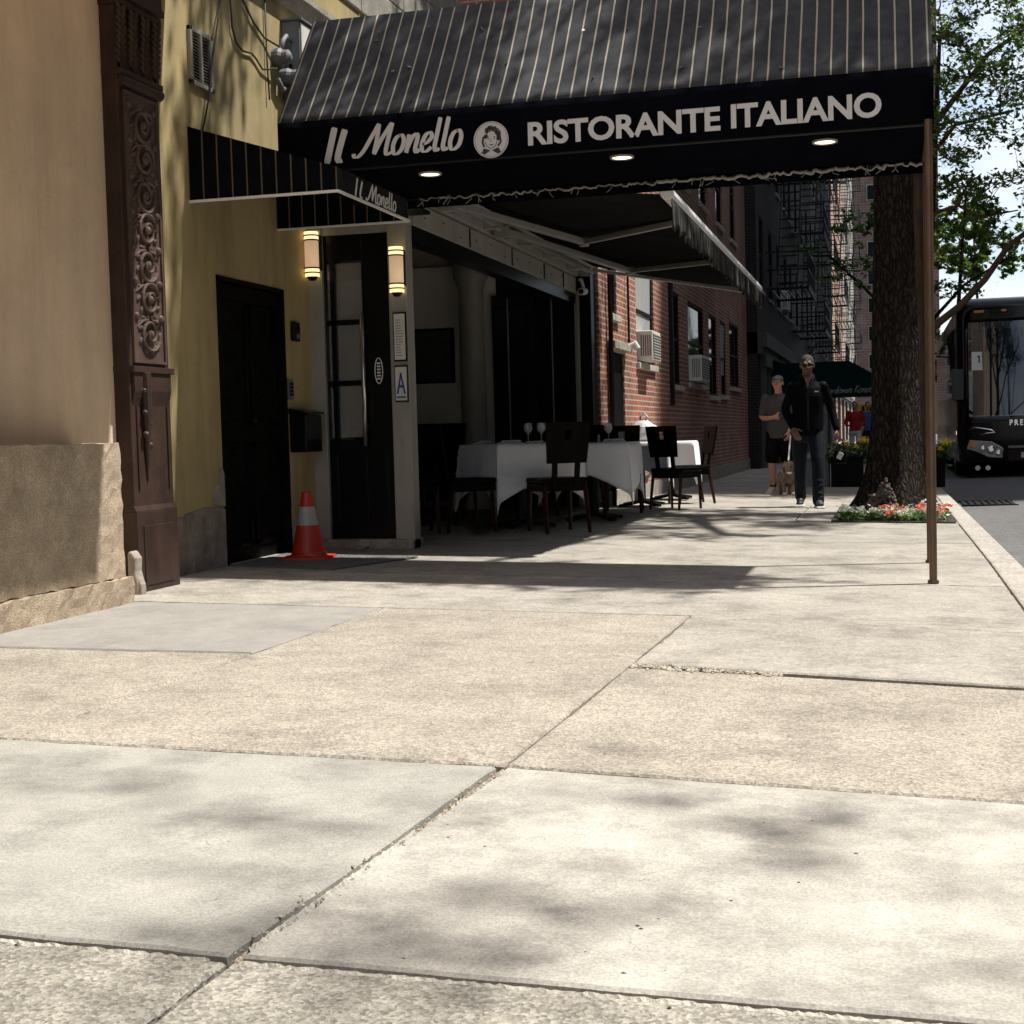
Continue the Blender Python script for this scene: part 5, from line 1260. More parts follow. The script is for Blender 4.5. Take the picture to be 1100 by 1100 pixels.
# across the road (outside the picture): shades the far half of the street
def opposite(name, label, y0, y1, H, mat, nx, nz):
    t = thing(name, label, 'building', (14.5, (y0 + y1) / 2, -.3))
    mb = MB(); mb.box(14.5, 27, y0, y1, -.5, H); mb.build('wall', mat, t, True)
    mb = MB(); mb.box(14.2, 14.49, y0, y1, H - .8, H); mb.build('cornice', m_greyfac, t, True)
    for i in range(nx):
        for k in range(nz):
            yc = y0 + (i + .5) * (y1 - y0) / nx; z = 1.2 + k * 3.3
            mb = MB(); mb.box(14.44, 14.49, yc - .65, yc + .65, z, z + 1.8); f = mb.build('window', m_greyfac, t, True)
            mb = MB(); mb.box(14.42, 14.435, yc - .58, yc + .58, z + .07, z + 1.73); mb.build('pane', m_wglass, f, True)
opposite('opposite_house', 'dark brick house across the road from the camera', -26, 3, 19, m_brickd, 5, 4)
opposite('opposite_house', 'dark painted house across the road from the canopy', 3.1, 31.4, 21, m_darkpaint, 5, 4)
opposite('opposite_tower', 'tall dark brick apartment house across the road beyond the coach', 31.5, 91, 62, m_brickd, 8, 5)
# dark green canopy up the street
t = thing('green_canopy', 'dark green entrance canopy with faint script up the street', 'canopy', (-1.3, 40, gz(-1.3, 40)))
mb = MB(); mb.prism([(-3.0, 1.62), (-.15, 1.62), (-.15, 2.05), (-1.0, 2.55), (-3.0, 2.55)], 39.5, 41.6, 'Y'); mb.build('cloth', m_gcan, t, True)
mb = MB(); PG = lambda u, v, l: (u, 39.49 - l, v); script(mb, 'ardeman Konel', PG, -1.55, -.42, 1.70, .2, pen=.04); mb.build('lettering', m_alum, t, True)
for x in (-.25, -2.9):
    for y in (39.6, 41.5):
        mb = MB(); mb.tube([(x, y, gz(x, y)), (x, y, 1.62)], .03, 8); mb.build('pole', m_pole, t, True)

# ------------------------------------------------------------------ trees
def leaf_mesh(name, C_, size, seed, flat=.5, asp=.55):
    """thousands of separate small diamond leaves"""
    r = np.random.default_rng(seed); n = len(C_)
    nr = r.normal(size=(n, 3)); nr[:, 2] = np.abs(nr[:, 2]) + flat; nr /= np.linalg.norm(nr, axis=1)[:, None]
    a = r.normal(size=(n, 3)); a -= nr * (a * nr).sum(1)[:, None]; a /= np.linalg.norm(a, axis=1)[:, None]
    b = np.cross(nr, a); s = size * r.uniform(.6, 1.3, size=(n, 1))
    V = np.empty((n, 4, 3)); V[:, 0] = C_ - a * s; V[:, 1] = C_ + b * s * asp - nr * s * .15; V[:, 2] = C_ + a * s; V[:, 3] = C_ - b * s * asp - nr * s * .15
    me = bpy.data.meshes.new(name); me.vertices.add(n * 4); me.vertices.foreach_set('co', V.reshape(-1))
    me.loops.add(n * 4); me.loops.foreach_set('vertex_index', np.arange(n * 4, dtype=np.int32)); me.polygons.add(n)
    me.polygons.foreach_set('loop_start', np.arange(0, n * 4, 4, dtype=np.int32)); me.update(calc_edges=True); me.validate(); return me
def tree(name, label, trunk, limbs, blobs, ncl, nleaf, lsize, seed, mbark, mleaf, clr=.45, group=None, extra=None, flut=0, r0=.03):
    """trunk: [(x,y,z,r)], limbs: list of such paths, blobs: ellipsoids (cx,cy,cz,rx,ry,rz,weight) of foliage"""
    r = np.random.default_rng(seed)
    bx, by, bz = trunk[0][:3]
    t = thing(name, label, 'tree', (bx, by, bz), group=group)
    mb = MB()
    if flut:
        # fluted flaring trunk with root buttresses
        n = 28; g = []
        for (x, y, z, rad) in trunk:
            fl = max(0, 1 - (z - bz) / .9); ring = []
            for k in range(n + 1):
                a = 2 * PI * (k % n) / n
                q = rad * (1 + flut * (.10 * math.sin(5 * a + 1 + z) + .06 * math.sin(9 * a + z * 2)) + fl * .28 * max(0, math.sin(4 * a + .6)) ** 2)
                ring.append((x + q * math.cos(a), y + q * math.sin(a), z - .0))
            g.append(ring)
        mb.sheet(g)
    else: mb.tube([p[:3] for p in trunk], [p[3] for p in trunk], 14)
    nodes = [np.array(p[:3]) for p in trunk if p[2] > bz + 2.4]; nrad = [p[3] for p in trunk if p[2] > bz + 2.4]
    for L in limbs:
        mb.tube([p[:3] for p in L], [p[3] for p in L], 8)
        for p, q in zip(L, L[1:]):
            for k in range(4):
                u = k / 4; nodes.append(np.array(p[:3]) * (1 - u) + np.array(q[:3]) * u); nrad.append(p[3] * (1 - u) + q[3] * u)
    wts = np.array([b[6] for b in blobs], float); wts /= wts.sum(); cl = []
    for b, wgt in zip(blobs, wts):
        k = max(3, int(round(ncl * wgt))); d = r.normal(size=(k, 3)); d /= np.linalg.norm(d, axis=1)[:, None]
        rad = r.uniform(.25, 1, size=(k, 1)) ** .45
        cl.append(np.array(b[:3]) + d * rad * np.array(b[3:6]))
    cl = np.concatenate(cl); base = np.array(nodes[0]); cl = cl[np.argsort(np.linalg.norm(cl - np.mean(nodes, axis=0), axis=1))]
    leaves = []
    for c in cl:
        A = np.array(nodes); d = np.linalg.norm(A - c, axis=1) + .6 * np.maximum(0, A[:, 2] - c[2]); k = int(d.argmin()); p = A[k]; L = np.linalg.norm(c - p)
        mid = (p + c) / 2 + r.normal(size=3) * L * .09 + np.array([0, 0, .10 * L]); rr_ = min(nrad[k] * .75, r0 * (.6 + .5 * L)); 
        mb.tube([p, (p + mid) / 2 + r.normal(size=3) * .02, mid, (mid + c) / 2 + r.normal(size=3) * .03, c], [rr_, rr_ * .85, rr_ * .65, rr_ * .45, .005], 5, False)
        for u, q in ((.5, mid), (.75, (mid + c) / 2), (1, c)): nodes.append(q); nrad.append(max(.006, rr_ * (1 - .6 * u)))
        dirn = (c - p) / (L + 1e-6); m = max(3, int(nleaf * r.uniform(.5, 1.4)))
        # leaves along side twigs: flattish sprays
        nt_ = max(2, m // 14)
        for q in range(nt_):
            tw = dirn * .5 + r.normal(size=3) * np.array([.8, .8, .35]); tw /= np.linalg.norm(tw); s0 = c - dirn * r.uniform(0, .5) * min(L, 1.2); ln = clr * r.uniform(.6, 1.6)
            mb.tube([s0, s0 + tw * ln * .5 + np.array([0, 0, .02]), s0 + tw * ln - np.array([0, 0, .06])], [.006, .005, .003], 3, False)
            u = r.uniform(.1, 1.08, size=(m // nt_, 1)); leaves.append(s0 + tw * ln * u + r.normal(size=(m // nt_, 3)) * np.array([.075, .075, .055]) * clr / .45)
    tr = mb.build('trunk', mbark, t, True, smooth=True, fix=False)
    if extra: extra(tr)
    P = np.concatenate(leaves) - np.array([bx, by, bz])
    me = leaf_mesh('crown', P, lsize, seed + 1); me.materials.append(mleaf)
    o = bpy.data.objects.new('crown', me); COL.objects.link(o); o.parent = t
    return t
roof_litter(ROOF_LITTER)
# the thick trunk in front
zA = gz(.0, 15.8)
def burl(tr):
    mb = MB(); rr = random.Random(2)
    for k in range(260):
        u = rr.random(); v = rr.uniform(-1, 1); h_ = u * (.30 + .07 * math.sin(v * 5 + 1)) * (1 - .5 * v * v); wd = .20 * (1 - u * .25)
        mb.ball((-.06 + v * wd, 15.43 - .10 * (1 - v * v) * (1 - .5 * u) + rr.uniform(-.01, .01), zA + .02 + h_), rr.uniform(.010, .026), 6, 4)
    mb.build('burl', m_burl, tr, True, smooth=True)
tree('street_tree', 'thick dark trunked street tree with burled roots in the flower bed', [(-.03, 15.8, zA - .1, .47), (-.02, 15.8, zA + .03, .42), (.0, 15.8, zA + .2, .335), (.03, 15.8, zA + .45, .275), (.05, 15.8, zA + .9, .24), (.065, 15.8, 1.65, .218), (.08, 15.8, 3.4, .196), (.1, 15.75, 5, .18), (.12, 15.7, 7, .15), (.1, 15.6, 9.5, .08)],
     [[(.09, 15.8, 4.3, .10), (-.9, 15.0, 5.6, .08), (-2.0, 14.2, 6.7, .05)], [(.09, 15.8, 4.7, .11), (1.0, 14.6, 6.2, .08), (1.8, 13.2, 7.2, .05)], [(.1, 15.75, 5.2, .10), (.3, 17.2, 6.8, .07), (.4, 17.6, 7.8, .05)], [(.11, 15.7, 6.0, .09), (-.8, 13.8, 7.6, .06), (-1.2, 12.4, 8.3, .04)], [(.11, 15.7, 6.4, .08), (.8, 13.2, 7.0, .05), (.5, 10.2, 7.2, .03)]],
     [(0, 15.4, 8.8, 3.2, 3.4, 2.0, 2.), (-1.9, 14.6, 7.4, 1.7, 2.0, 1.0, .8), (1.8, 15, 7.6, 1.9, 2.6, 1.3, .8), (.6, 16.6, 8.4, 1.8, 1.2, 1.2, .6), (.3, 9.55, 7.2, 2.6, .5, .8, .85), (-2.3, 9.4, 7.5, .9, .5, .7, .22), (0, 15, 11, 2.2, 2.6, 1.4, .8)],
     240, 95, .060, 21, m_bark, m_leafA, extra=burl, flut=1.)
# the slimmer tree behind it, its limb sweeping out over the road
zB = gz(.45, 22.8)
tree('slender_tree', 'slender lighter barked street tree behind the thick trunk with a limb over the road', [(.44, 22.8, zB - .1, .15), (.44, 22.8, zB + .3, .115), (.45, 22.8, 2.2, .10), (.455, 22.8, 4.4, .09), (.5, 22.8, 7, .07), (.5, 22.7, 10, .04)],
     [[(.46, 22.8, 2.05, .065), (.7, 22.8, 2.30, .058), (1.04, 22.8, 2.56, .052), (1.42, 22.8, 2.95, .047), (1.75, 22.8, 3.42, .042), (2.1, 22.7, 3.68, .036), (3.0, 22.4, 4.4, .025)],
      [(.46, 22.8, 3.75, .035), (.75, 22.8, 4.0, .03), (1.05, 22.7, 4.06, .026), (1.35, 22.8, 3.88, .018), (1.9, 22.8, 3.95, .01)], [(.46, 22.8, 4.3, .05), (-.6, 22.4, 5.6, .035), (-1.6, 22, 6.6, .02)], [(.47, 22.8, 5, .05), (1.5, 22.9, 6.3, .035), (2.6, 23, 7, .02)], [(.47, 22.8, 4.6, .04), (1.0, 22.4, 5.2, .03), (1.8, 22.2, 5.3, .02)]],
     [(-.9, 25.0, 8.2, 2.2, 2.7, 2.2, 3.), (-1.6, 25.0, 6.4, 1.5, 2.6, 1.6, 2.), (1.7, 22.6, 5.2, 1.3, 1.5, 1.0, .55), (1.5, 22.0, 6.6, 1.3, 1.6, .9, .6), (2.0, 22.6, 3.9, .9, 1.0, .45, .16)],
     280, 90, .046, 31, m_barkb, m_leafB)
# big tree whose trunk stands outside the frame to the right: dapples pavement, canopy cloth and yellow wall
zE = gz(.6, 7)
tree('overhanging_tree', 'broad street tree whose crown spreads over the near pavement', [(1.15, 1.0, zE - .3, .26), (1.12, 1.0, 1.0, .2), (1.05, 1.0, 4.2, .17), (.95, 1.1, 6.5, .13), (.8, 1.2, 9.5, .07)],
     [[(1.05, 1.0, 5.0, .08), (1.2, 2.4, 6.8, .05), (1.3, 3.4, 8.0, .03)], [(1.05, 1.0, 5.4, .08), (2.4, 2.0, 7.4, .05), (3.2, 3.0, 8.4, .03)], [(1.0, 1.0, 5.0, .09), (-.6, .2, 6.6, .05), (-1.6, -.6, 7.6, .03)], [(1.0, 1.0, 5.4, .09), (1.2, -.6, 7, .05), (1.4, -1.8, 8, .03)]],
     [(2.3, 3.4, 8.6, 1.9, 1.2, .8, .55), (.9, 3.6, 9.2, 1.4, .9, .6, .3), (3.4, 4.5, 9.0, 1.2, .9, .6, .3), (1.2, 1.6, 8.8, 1.6, 1.2, .8, .5), (1, -1, 9, 2.4, 2, 1.2, 1.)],
     52, 34, .05, 41, m_bark, m_leafA)
# trees up the street
def far_tree(label, x, y, seed, H=9., spread=3.6, lean=0, ncl=150, nl=75, ls=.10, low=4.6, den=1.):
    z = gz(x, 30)
    return tree('kerbside_tree', label, [(x, y, z - .1, .22), (x, y, z + .4, .17), (x + lean * .3, y, 3, .14), (x + lean * .6, y, 5.5, .11), (x + lean, y, H, .05)],
        [[(x, y, 3.2, .07), (x + 1.5, y - .5, low + .4, .04), (x + 2.6, y - 1, low + 1, .03)], [(x, y, 3.4, .07), (x - 1.4, y + .3, low + .6, .04), (x - 2.4, y + .8, low + 1.6, .03)], [(x, y, 4, .07), (x + .3, y - 2, low + 1.2, .04)], [(x, y, 4.2, .07), (x + .4, y + 2, low + 1.4, .04)]],
        [(x + lean - .5, y, H - 1.2, 2.1, spread + .2, 2.6, 3), (x - 1.5, y, low + 2.0, 1.6, spread * .95, 1.7, 1.6), (x + 1.5, y - .6, low + .9, 1.4, 2.2, 1.1, .5), (x + 1.9, y, H - 2, 1.6, 2.5, 1.8, .8)],
        int(ncl * den), nl, ls, seed, m_bark, m_leafB)
far_tree('light kerbside tree beside the parked black coach', .66, 44, 52, 12, 4.6, ncl=70, nl=60, ls=.085, low=4.4, lean=.9)
far_tree('farthest kerbside tree before the brown tower', 2.6, 75, 56, 12, 4.5, ncl=90, nl=60, ls=.13, low=3.4, lean=1.2)
far_tree('leafy tree beyond the road at the end of the street', 6.5, 100, 57, 14, 6, ncl=120, nl=70, ls=.2, low=4, lean=-1)

# ------------------------------------------------------------------ flower bed and planters
bed = MB(); bed.sheet([[(x, y, gz(x, y) + .012) for y in (13.93, 15, 16, 17.28)] for x in (-.55, -.1, .3, .6)]); structure(bed.build('tree_pit_soil', m_earth))
def flower_patch(cols, n, fn, size, seed, zlo, zhi):
    r = np.random.default_rng(seed); P = []
    for _ in range(n):
        x, y = fn(r); P.append((x, y, gz(x, y) + r.uniform(zlo, zhi)))
    return np.array(P)
def bedxy(r):
    x = r.uniform(-.48, .56); y = 14.02 + r.uniform(0, .55) if x < .35 else 14.0 + r.uniform(0, 1.9); return x, y
def add_leaves(name, P, size, mat, parent=None, seed=1, asp=.8, flat=.8):
    off = rootloc(parent) if parent else Vector((0, 0, 0)); me = leaf_mesh(name, P - np.array(off), size, seed, flat, asp); me.materials.append(mat)
    o = bpy.data.objects.new(name, me); COL.objects.link(o)
    if parent: o.parent = parent
    return o
o = add_leaves('flower_foliage', flower_patch(0, 1500, bedxy, .03, 1, .01, .09), .024, m_flgreen, seed=3); o['kind'] = 'stuff'; tag(o, 'low green flower foliage filling the tree pit', 'flower bed')
def heads(n, fn, seed, zl, zh, nper=9, rad=.022):
    r = np.random.default_rng(seed); P = []
    for _ in range(n):
        x, y = fn(r); z = gz(x, y) + r.uniform(zl, zh)
        for k in range(nper): P.append((x + r.normal() * rad, y + r.normal() * rad, z + r.normal() * rad * .6))
    return np.array(P)
def redxy(r):
    x, y = bedxy(r)
    while not (-.06 < x < .16 or x > .26): x, y = bedxy(r)
    return x, y
o = add_leaves('red_blossom', heads(30, redxy, 5, .06, .16), .018, m_red, seed=4); o['kind'] = 'stuff'; tag(o, 'coral red blossoms in the tree pit', 'flowers')
o = add_leaves('white_blossom', heads(85, bedxy, 6, .05, .13), .022, m_wht, seed=5); o['kind'] = 'stuff'; tag(o, 'creamy white blossoms edging the tree pit', 'flowers')
def planter(name, x0, x1, y0, y1, h, mat, label, flowers):
    z = gz((x0 + x1) / 2, y0); t = thing(name, label, 'planter', ((x0 + x1) / 2, (y0 + y1) / 2, z))
    mb = MB(); mb.box(x0, x1, y0, y1, z, z + h); mb.box(x0 - .02, x1 + .02, y0 - .02, y1 + .02, z + h + .001, z + h + .035); mb.build('box', mat, t, True, bevel=.01)
    if flowers:
        fx = lambda r: (r.uniform(x0 - .08, x1 + .08), r.uniform(y0, y1))
        add_leaves('foliage', flower_patch(0, 520, fx, .05, 8, h - .08, h + .26), .05, m_flgreen, t, 6, .6)
        fy = lambda r: (r.uniform(x0 + (x1 - x0) * .45, x1 + .04), r.uniform(y0, y1))
        add_leaves('yellow_flowers', heads(7, fy, 9, h + .16, h + .34, 14, .035), .035, m_ylw, t, 7)
    return t
planter('planter_box', -.93, -.42, 24, 24.6, .46, m_planter, 'black planter of yellow flowers left of the thick tree trunk', True)
planter('planter_box', .45, .86, 24, 24.5, .42, m_planter, 'black planter of yellow flowers right of the bronze poles', True)
planter('planter_plinth', -1.52, -.97, 24.2, 24.8, .44, m_planterg, 'blue grey masonry box between the walking man and the flower planter', False)

# ------------------------------------------------------------------ coach
BL, BY = 1.40, 31.0; bz = gz(.8, 40) - .13 + .012
t = thing('coach_bus', 'black coach parked at the kerb facing the camera with a card in its windscreen', 'bus', (BL + 1.3, BY + 6.8, bz))
W = 2.6; H = 3.72; Lb = 13.5
def ring(y, inset, zlo, zhi, n=6):
    """rounded rectangle cross section of the coach at depth y"""
    x0, x1 = BL + inset, BL + W - inset; rr_ = .26; P = []
    for (cx, cz, a0) in ((x1 - .08, zlo + .08, -PI / 2), (x1 - rr_, zhi - rr_, 0), (x0 + rr_, zhi - rr_, PI / 2), (x0 + .08, zlo + .08, PI)):
        q = .08 if cz < 1 else rr_
        for k in range(n + 1):
            a = a0 + PI / 2 * k / n; P.append((cx + q * math.cos(a), y, cz + q * math.sin(a)))
    return P
mb = MB(); zl = bz + .32; zt = bz + H
sec = [ring(BY + .14, .12, zl + .05, zt - .22), ring(BY + .22, .03, zl, zt - .08), ring(BY + .5, 0, zl, zt), ring(BY + Lb, 0, zl, zt)]
for r_ in sec: r_.append(r_[0])
mb.sheet(sec)
# nose: lower front is nearly flat, the screen rakes backward
xs = np.linspace(BL + .10, BL + W - .10, 15)
def front(x, z): 
    u = (x - BL - W / 2) / (W / 2); rake = max(0, (z - bz - 1.25)) * .085 
    return (x, BY - .05 + .16 * u * u + rake + .10 * max(0, .75 - (z - bz)) , z)
mb.sheet([[front(x, z) for z in np.linspace(zl + .03, bz + 1.28, 8)] for x in xs]); mb.sheet([[front(x, z) for z in np.linspace(bz + 3.22, zt - .16, 5)] for x in xs])
mb.sheet([[front(x, z) for z in np.linspace(bz + 1.28, bz + 3.22, 5)] for x in np.linspace(BL + .10, BL + .20, 3)]); mb.sheet([[front(x, z) for z in np.linspace(bz + 1.28, bz + 3.22, 5)] for x in np.linspace(BL + W - .20, BL + W - .10, 3)])
body = mb.build('body', m_bus, t, True, smooth=True, fix=False, solid=.02)
mb = MB(); mb.sheet([[(p[0], p[1] - .004, p[2]) for p in (front(x, z) for z in np.linspace(bz + 1.28, bz + 3.22, 9))] for x in np.linspace(BL + .20, BL + W - .20, 15)]); mb.build('windshield', m_busglass, t, True, smooth=True)
mb = MB(); mb.box(BL + .3, BL + W - .3, BY + .5, BY + .52, bz + 1.3, bz + 3.1); mb.build('cabin_lining', m_iron, t, True)
mb = MB(); p = front(BL + .36, bz + 2.45); mb.obox((BL + .40, p[1] - .02, bz + 2.42), (.14, .004, .19), rx=-.09); cardo = mb.build('windscreen_card', m_paper, t, True)
mb = MB(); mb.obox((BL + .41, p[1] - .028, bz + 2.46), (.014, .002, .075), rx=-.09); mb.obox((BL + .39, p[1] - .031, bz + 2.515), (.02, .002, .012), rx=-.09, ry=.5); mb.obox((BL + .37, p[1] - .016, bz + 2.30), (.05, .002, .012), rx=-.09); mb.build('figure', m_flgreen, cardo, True)
def onfront(x, z, l=0): p = front(x, z); return (x, p[1] - .012 - l, z)
mb = MB(); put_text(mb, 'PREVOST', lambda u, v, l: onfront(u, v, l + .002), BL + .98, BL + 1.68, bz + 1.08, .12, weight=.02, spacing=1.4); mb.build('lettering', m_chrome, t, True)
for s in (-1, 1):
    X = lambda q: BL + W / 2 + s * (W / 2 - q)
    mb = MB(); pl_ = [(.14, .60), (.20, .78), (.62, .74), (.86, .60), (.84, .40), (.56, .42), (.38, .52)]
    pts = [onfront(X(a), bz + .02 + b) for a, b in pl_]; bk_ = [(x, y + .06, z) for x, y, z in pts]; n = len(pts)
    mb.add([(x, y - .015, z) for x, y, z in pts] + bk_, [tuple(range(n)), tuple(range(n, 2 * n))[::-1]] + [(i, (i + 1) % n, n + (i + 1) % n, n + i) for i in range(n)]); hl = mb.build('headlight', m_head, t, True, bevel=.01)
    mb = MB()
    for a, b, rad in ((.62, .60, .075), (.76, .53, .055), (.46, .63, .05)): p = onfront(X(a), bz + b); mb.lathe([(rad, .0), (rad, -.012), (rad * .6, -.018)], (p[0], p[1] - .012, p[2]), 16, 'Y')
    mb.build('reflector', m_chrome, hl, True)
    mb = MB(); p = onfront(X(.26), bz + .70); mb.lathe([(.06, 0), (.055, -.02)], (p[0], p[1] - .012, p[2]), 12, 'Y'); mb.build('indicator', m_amber, hl, True)
    for a in (.36, .56):
        p = onfront(X(a), bz + .16 + .06); mb = MB(); mb.lathe([(.055, 0), (.05, -.02)], (p[0], p[1] - .0, p[2]), 14, 'Y'); mb.build('fog_lamp', m_head, t, True)
    mb = MB(); pts = [onfront(X(a), bz + b, .01) for a, b in ((.20, 1.02), (.30, 1.06), (.62, 1.0), (.70, .95), (.52, .93), (.40, .90))]; mb.tube(pts, [.006, .014, .018, .012, .014, .006], 6); mb.build('swoosh', m_chrome, t, True, smooth=True)
    mb = MB(); mb.tube([onfront(X(.25), bz + 1.35, .02), (X(.05), BY - .32, bz + 1.5), (X(-.05), BY - .38, bz + 1.62)], .03, 8); mb.box(min(X(-.16), X(.08)), max(X(-.16), X(.08)), BY - .46, BY - .30, bz + 1.62, bz + 2.25); mb.build('mirror', m_bus, t, True, bevel=.03)
    mb = MB(); p = onfront(X(.5), zt - .27); mb.obox((X(.42), front(X(.42), zt - .28)[1] - .012, zt - .28), (.10, .012, .028)); mb.obox((X(.9), front(X(.9), zt - .28)[1] - .012, zt - .28), (.05, .012, .02)); mb.build('marker_lamp', m_amber, t, True)
    # sides
    xs_ = BL - .012 if s < 0 else BL + W + .012
    mb = MB(); mb.box(min(xs_, xs_ + s * .01), max(xs_, xs_ + s * .01), BY + 1.2, BY + Lb - .4, bz + 1.75, bz + 3.2); mb.build('side_glass', m_busglass, t, True)
    mb = MB(); mb.box(xs_ - .01, xs_ + .01, BY + .6, BY + Lb, bz + .5, bz + 1.1); mb.build('side_skirt', m_busm, t, True)
    for yy in (BY + 2.6, BY + 10.2, BY + 11.4):
        mb = MB(); mb.lathe([(.3, -.15), (.5, -.14), (.52, 0), (.5, .14), (.3, .15)], (BL + .17 if s < 0 else BL + W - .17, yy, bz + .52), 26, 'X'); wh = mb.build('wheel', m_tyre, t, True)
        mb = MB(); mb.lathe([(.29, -.152), (.15, -.165), (.1, -.19)] if s < 0 else [(.29, .152), (.15, .165), (.1, .19)], (BL + .17 if s < 0 else BL + W - .17, yy, bz + .52), 20, 'X'); mb.build('rim', m_chrome, wh, True)
mb = MB(); mb.sheet([[onfront(x, z, .004) for z in (bz + .62, bz + .67)] for x in np.linspace(BL + .95, BL + W - .95, 8)]); mb.build('chrome_strip', m_chrome, t, True)
mb = MB(); mb.sheet([[onfront(x, z, .004) for z in np.linspace(bz + .36, bz + .58, 4)] for x in np.linspace(BL + .95, BL + W - .95, 8)]); mb.build('bumper_panel', m_busm, t, True)
mb = MB(); mb.sheet([[onfront(x, z, .006) for z in (bz + .42, bz + .53)] for x in (BL + 1.2, BL + 1.5)]); mb.build('number_plate', m_ac, t, True)
mb = MB()
for s in (-.5, .5): mb.bar(onfront(BL + W / 2 + s * .6, bz + 1.32, .02), onfront(BL + W / 2 + s * .6 + .7, bz + 1.95, .03), .03, .015)
mb.build('wiper', m_iron, t, True)
mb = MB(); mb.obox((BL - .012, BY + .85, bz + .95), (.012, .06, .04)); mb.build('side_marker', m_amberlit, t, True)
# yellow signals
t = thing('traffic_light', 'small yellow traffic light hanging on its mast arm beyond the coach', 'traffic light', (1.95, 62, gz(.8, 60)))
mb = MB(); mb.box(-.17, .17, -.15, .15, 2.75, 3.75); mb.build('housing', m_sigy, t, bevel=.03)
for k, mm in enumerate((m_redtop, m_amber, m_gcan)):
    mb = MB(); mb.lathe([(.11, -.151), (.11, -.17)], (0, 0, 3.56 - k * .31), 14, 'Y'); mb.lathe([(.125, -.151), (.125, -.30)], (0, 0, 3.56 - k * .31), 14, 'Y', cap=False); mb.build('lens', mm, t)
mb = MB(); mb.tube([(0, 0, 3.76), (0, 0, 3.95), (-2.2, .2, 3.7), (-2.2, .2, -.1)], .05, 8); mb.build('mast', m_iron, t)
t = thing('pedestrian_signal', 'yellow pedestrian signal box on a dark post below the green canopy', 'signal', (-.80, 52, gz(-.8, 52)))
mb = MB(); mb.box(-.30, .30, -.12, .12, 1.30, 1.80); mb.build('housing', m_sigy, t, bevel=.05)
mb = MB(); mb.box(-.12, -.03, -.14, -.121, 1.4, 1.7); mb.box(.06, .2, -.14, -.121, 1.45, 1.66); mb.build('screen', m_iron, t)
mb = MB(); mb.tube([(.35, .05, 0), (.35, .05, 2.2)], .06, 8); mb.build('post', m_iron, t)

# ------------------------------------------------------------------ people
def remesh(mb, name, mat, parent, voxel=.01, smooth=4, color_fn=None):
    me = mb.mesh(name + '_raw'); o = bpy.data.objects.new(name + '_raw', me); COL.objects.link(o)
    md = o.modifiers.new('r', 'REMESH'); md.mode = 'VOXEL'; md.voxel_size = voxel; md.use_smooth_shade = True
    sm = o.modifiers.new('s', 'SMOOTH'); sm.factor = .5; sm.iterations = smooth
    bpy.context.view_layer.update()
    m2 = bpy.data.meshes.new_from_object(o.evaluated_get(bpy.context.evaluated_depsgraph_get()))
    bpy.data.objects.remove(o); bpy.data.meshes.remove(me)
    m2.name = name; m2.materials.clear()
    for m in (mat if isinstance(mat, list) else [mat]): m2.materials.append(m)
    m2.polygons.foreach_set('use_smooth', [True] * len(m2.polygons))
    q = bpy.data.objects.new(name, m2); COL.objects.link(q); q.parent = parent
    return q
def interp(pts, rads, n=4):
    P = [Vector(p) for p in pts]; out = []; rr = []
    for i in range(len(P) - 1):
        p0 = P[max(i - 1, 0)]; p1 = P[i]; p2 = P[i + 1]; p3 = P[min(i + 2, len(P) - 1)]
        for k in range(n):
            t = k / n; out.append(.5 * ((2 * p1) + (p2 - p0) * t + (2 * p0 - 5 * p1 + 4 * p2 - p3) * t * t + (3 * p1 - p0 - 3 * p2 + p3) * t ** 3)); rr.append(rads[i] * (1 - t) + rads[i + 1] * t)
    out.append(P[-1]); rr.append(rads[-1]); return out, rr
def limb(mb, pts, rads, n=4): p, r = interp(pts, rads, n); mb.tube(p, r, 12); mb.ball(p[0], r[0]); mb.ball(p[-1], r[-1])
def hand(mb, wrist, d, nrm, side, curl=.5, sc_=1.):
    """palm, four unequal curled fingers and a thumb leaving the side of the palm"""
    w0 = Vector(wrist); d = Vector(d).normalized(); nrm = Vector(nrm); nrm = (nrm - d * nrm.dot(d)).normalized(); s = d.cross(nrm).normalized() * side
    rot = Matrix((s, nrm, d)).transposed()
    mb.ball(w0 + d * .05 * sc_, (.042 * sc_, .018 * sc_, .055 * sc_), rot=rot)
    for k, (off, L) in enumerate(((.032, .074), (.011, .084), (-.011, .078), (-.032, .060))):
        p = w0 + d * .088 * sc_ + s * off * sc_; pts = [p - d * .02]; dd = d.copy(); seg = L * sc_ / 3
        for q in range(3):
            dd = (dd + nrm * curl * .75).normalized(); p = p + dd * seg; pts.append(p)
        mb.tube(pts, [.0105 * sc_, .0105 * sc_, .0095 * sc_, .008 * sc_], 8); mb.ball(pts[-1], .008 * sc_)
    p = w0 + d * .03 * sc_ + s * .035 * sc_; pts = [p]; dd = (d * .7 + s * .8 + nrm * .3).normalized()
    for q in range(2): p = p + dd * .034 * sc_; pts.append(p); dd = (dd + nrm * .4 + d * .4 - s * .2).normalized()
    mb.tube(pts, [.014 * sc_, .012 * sc_, .009 * sc_], 8); mb.ball(pts[-1], .009 * sc_)
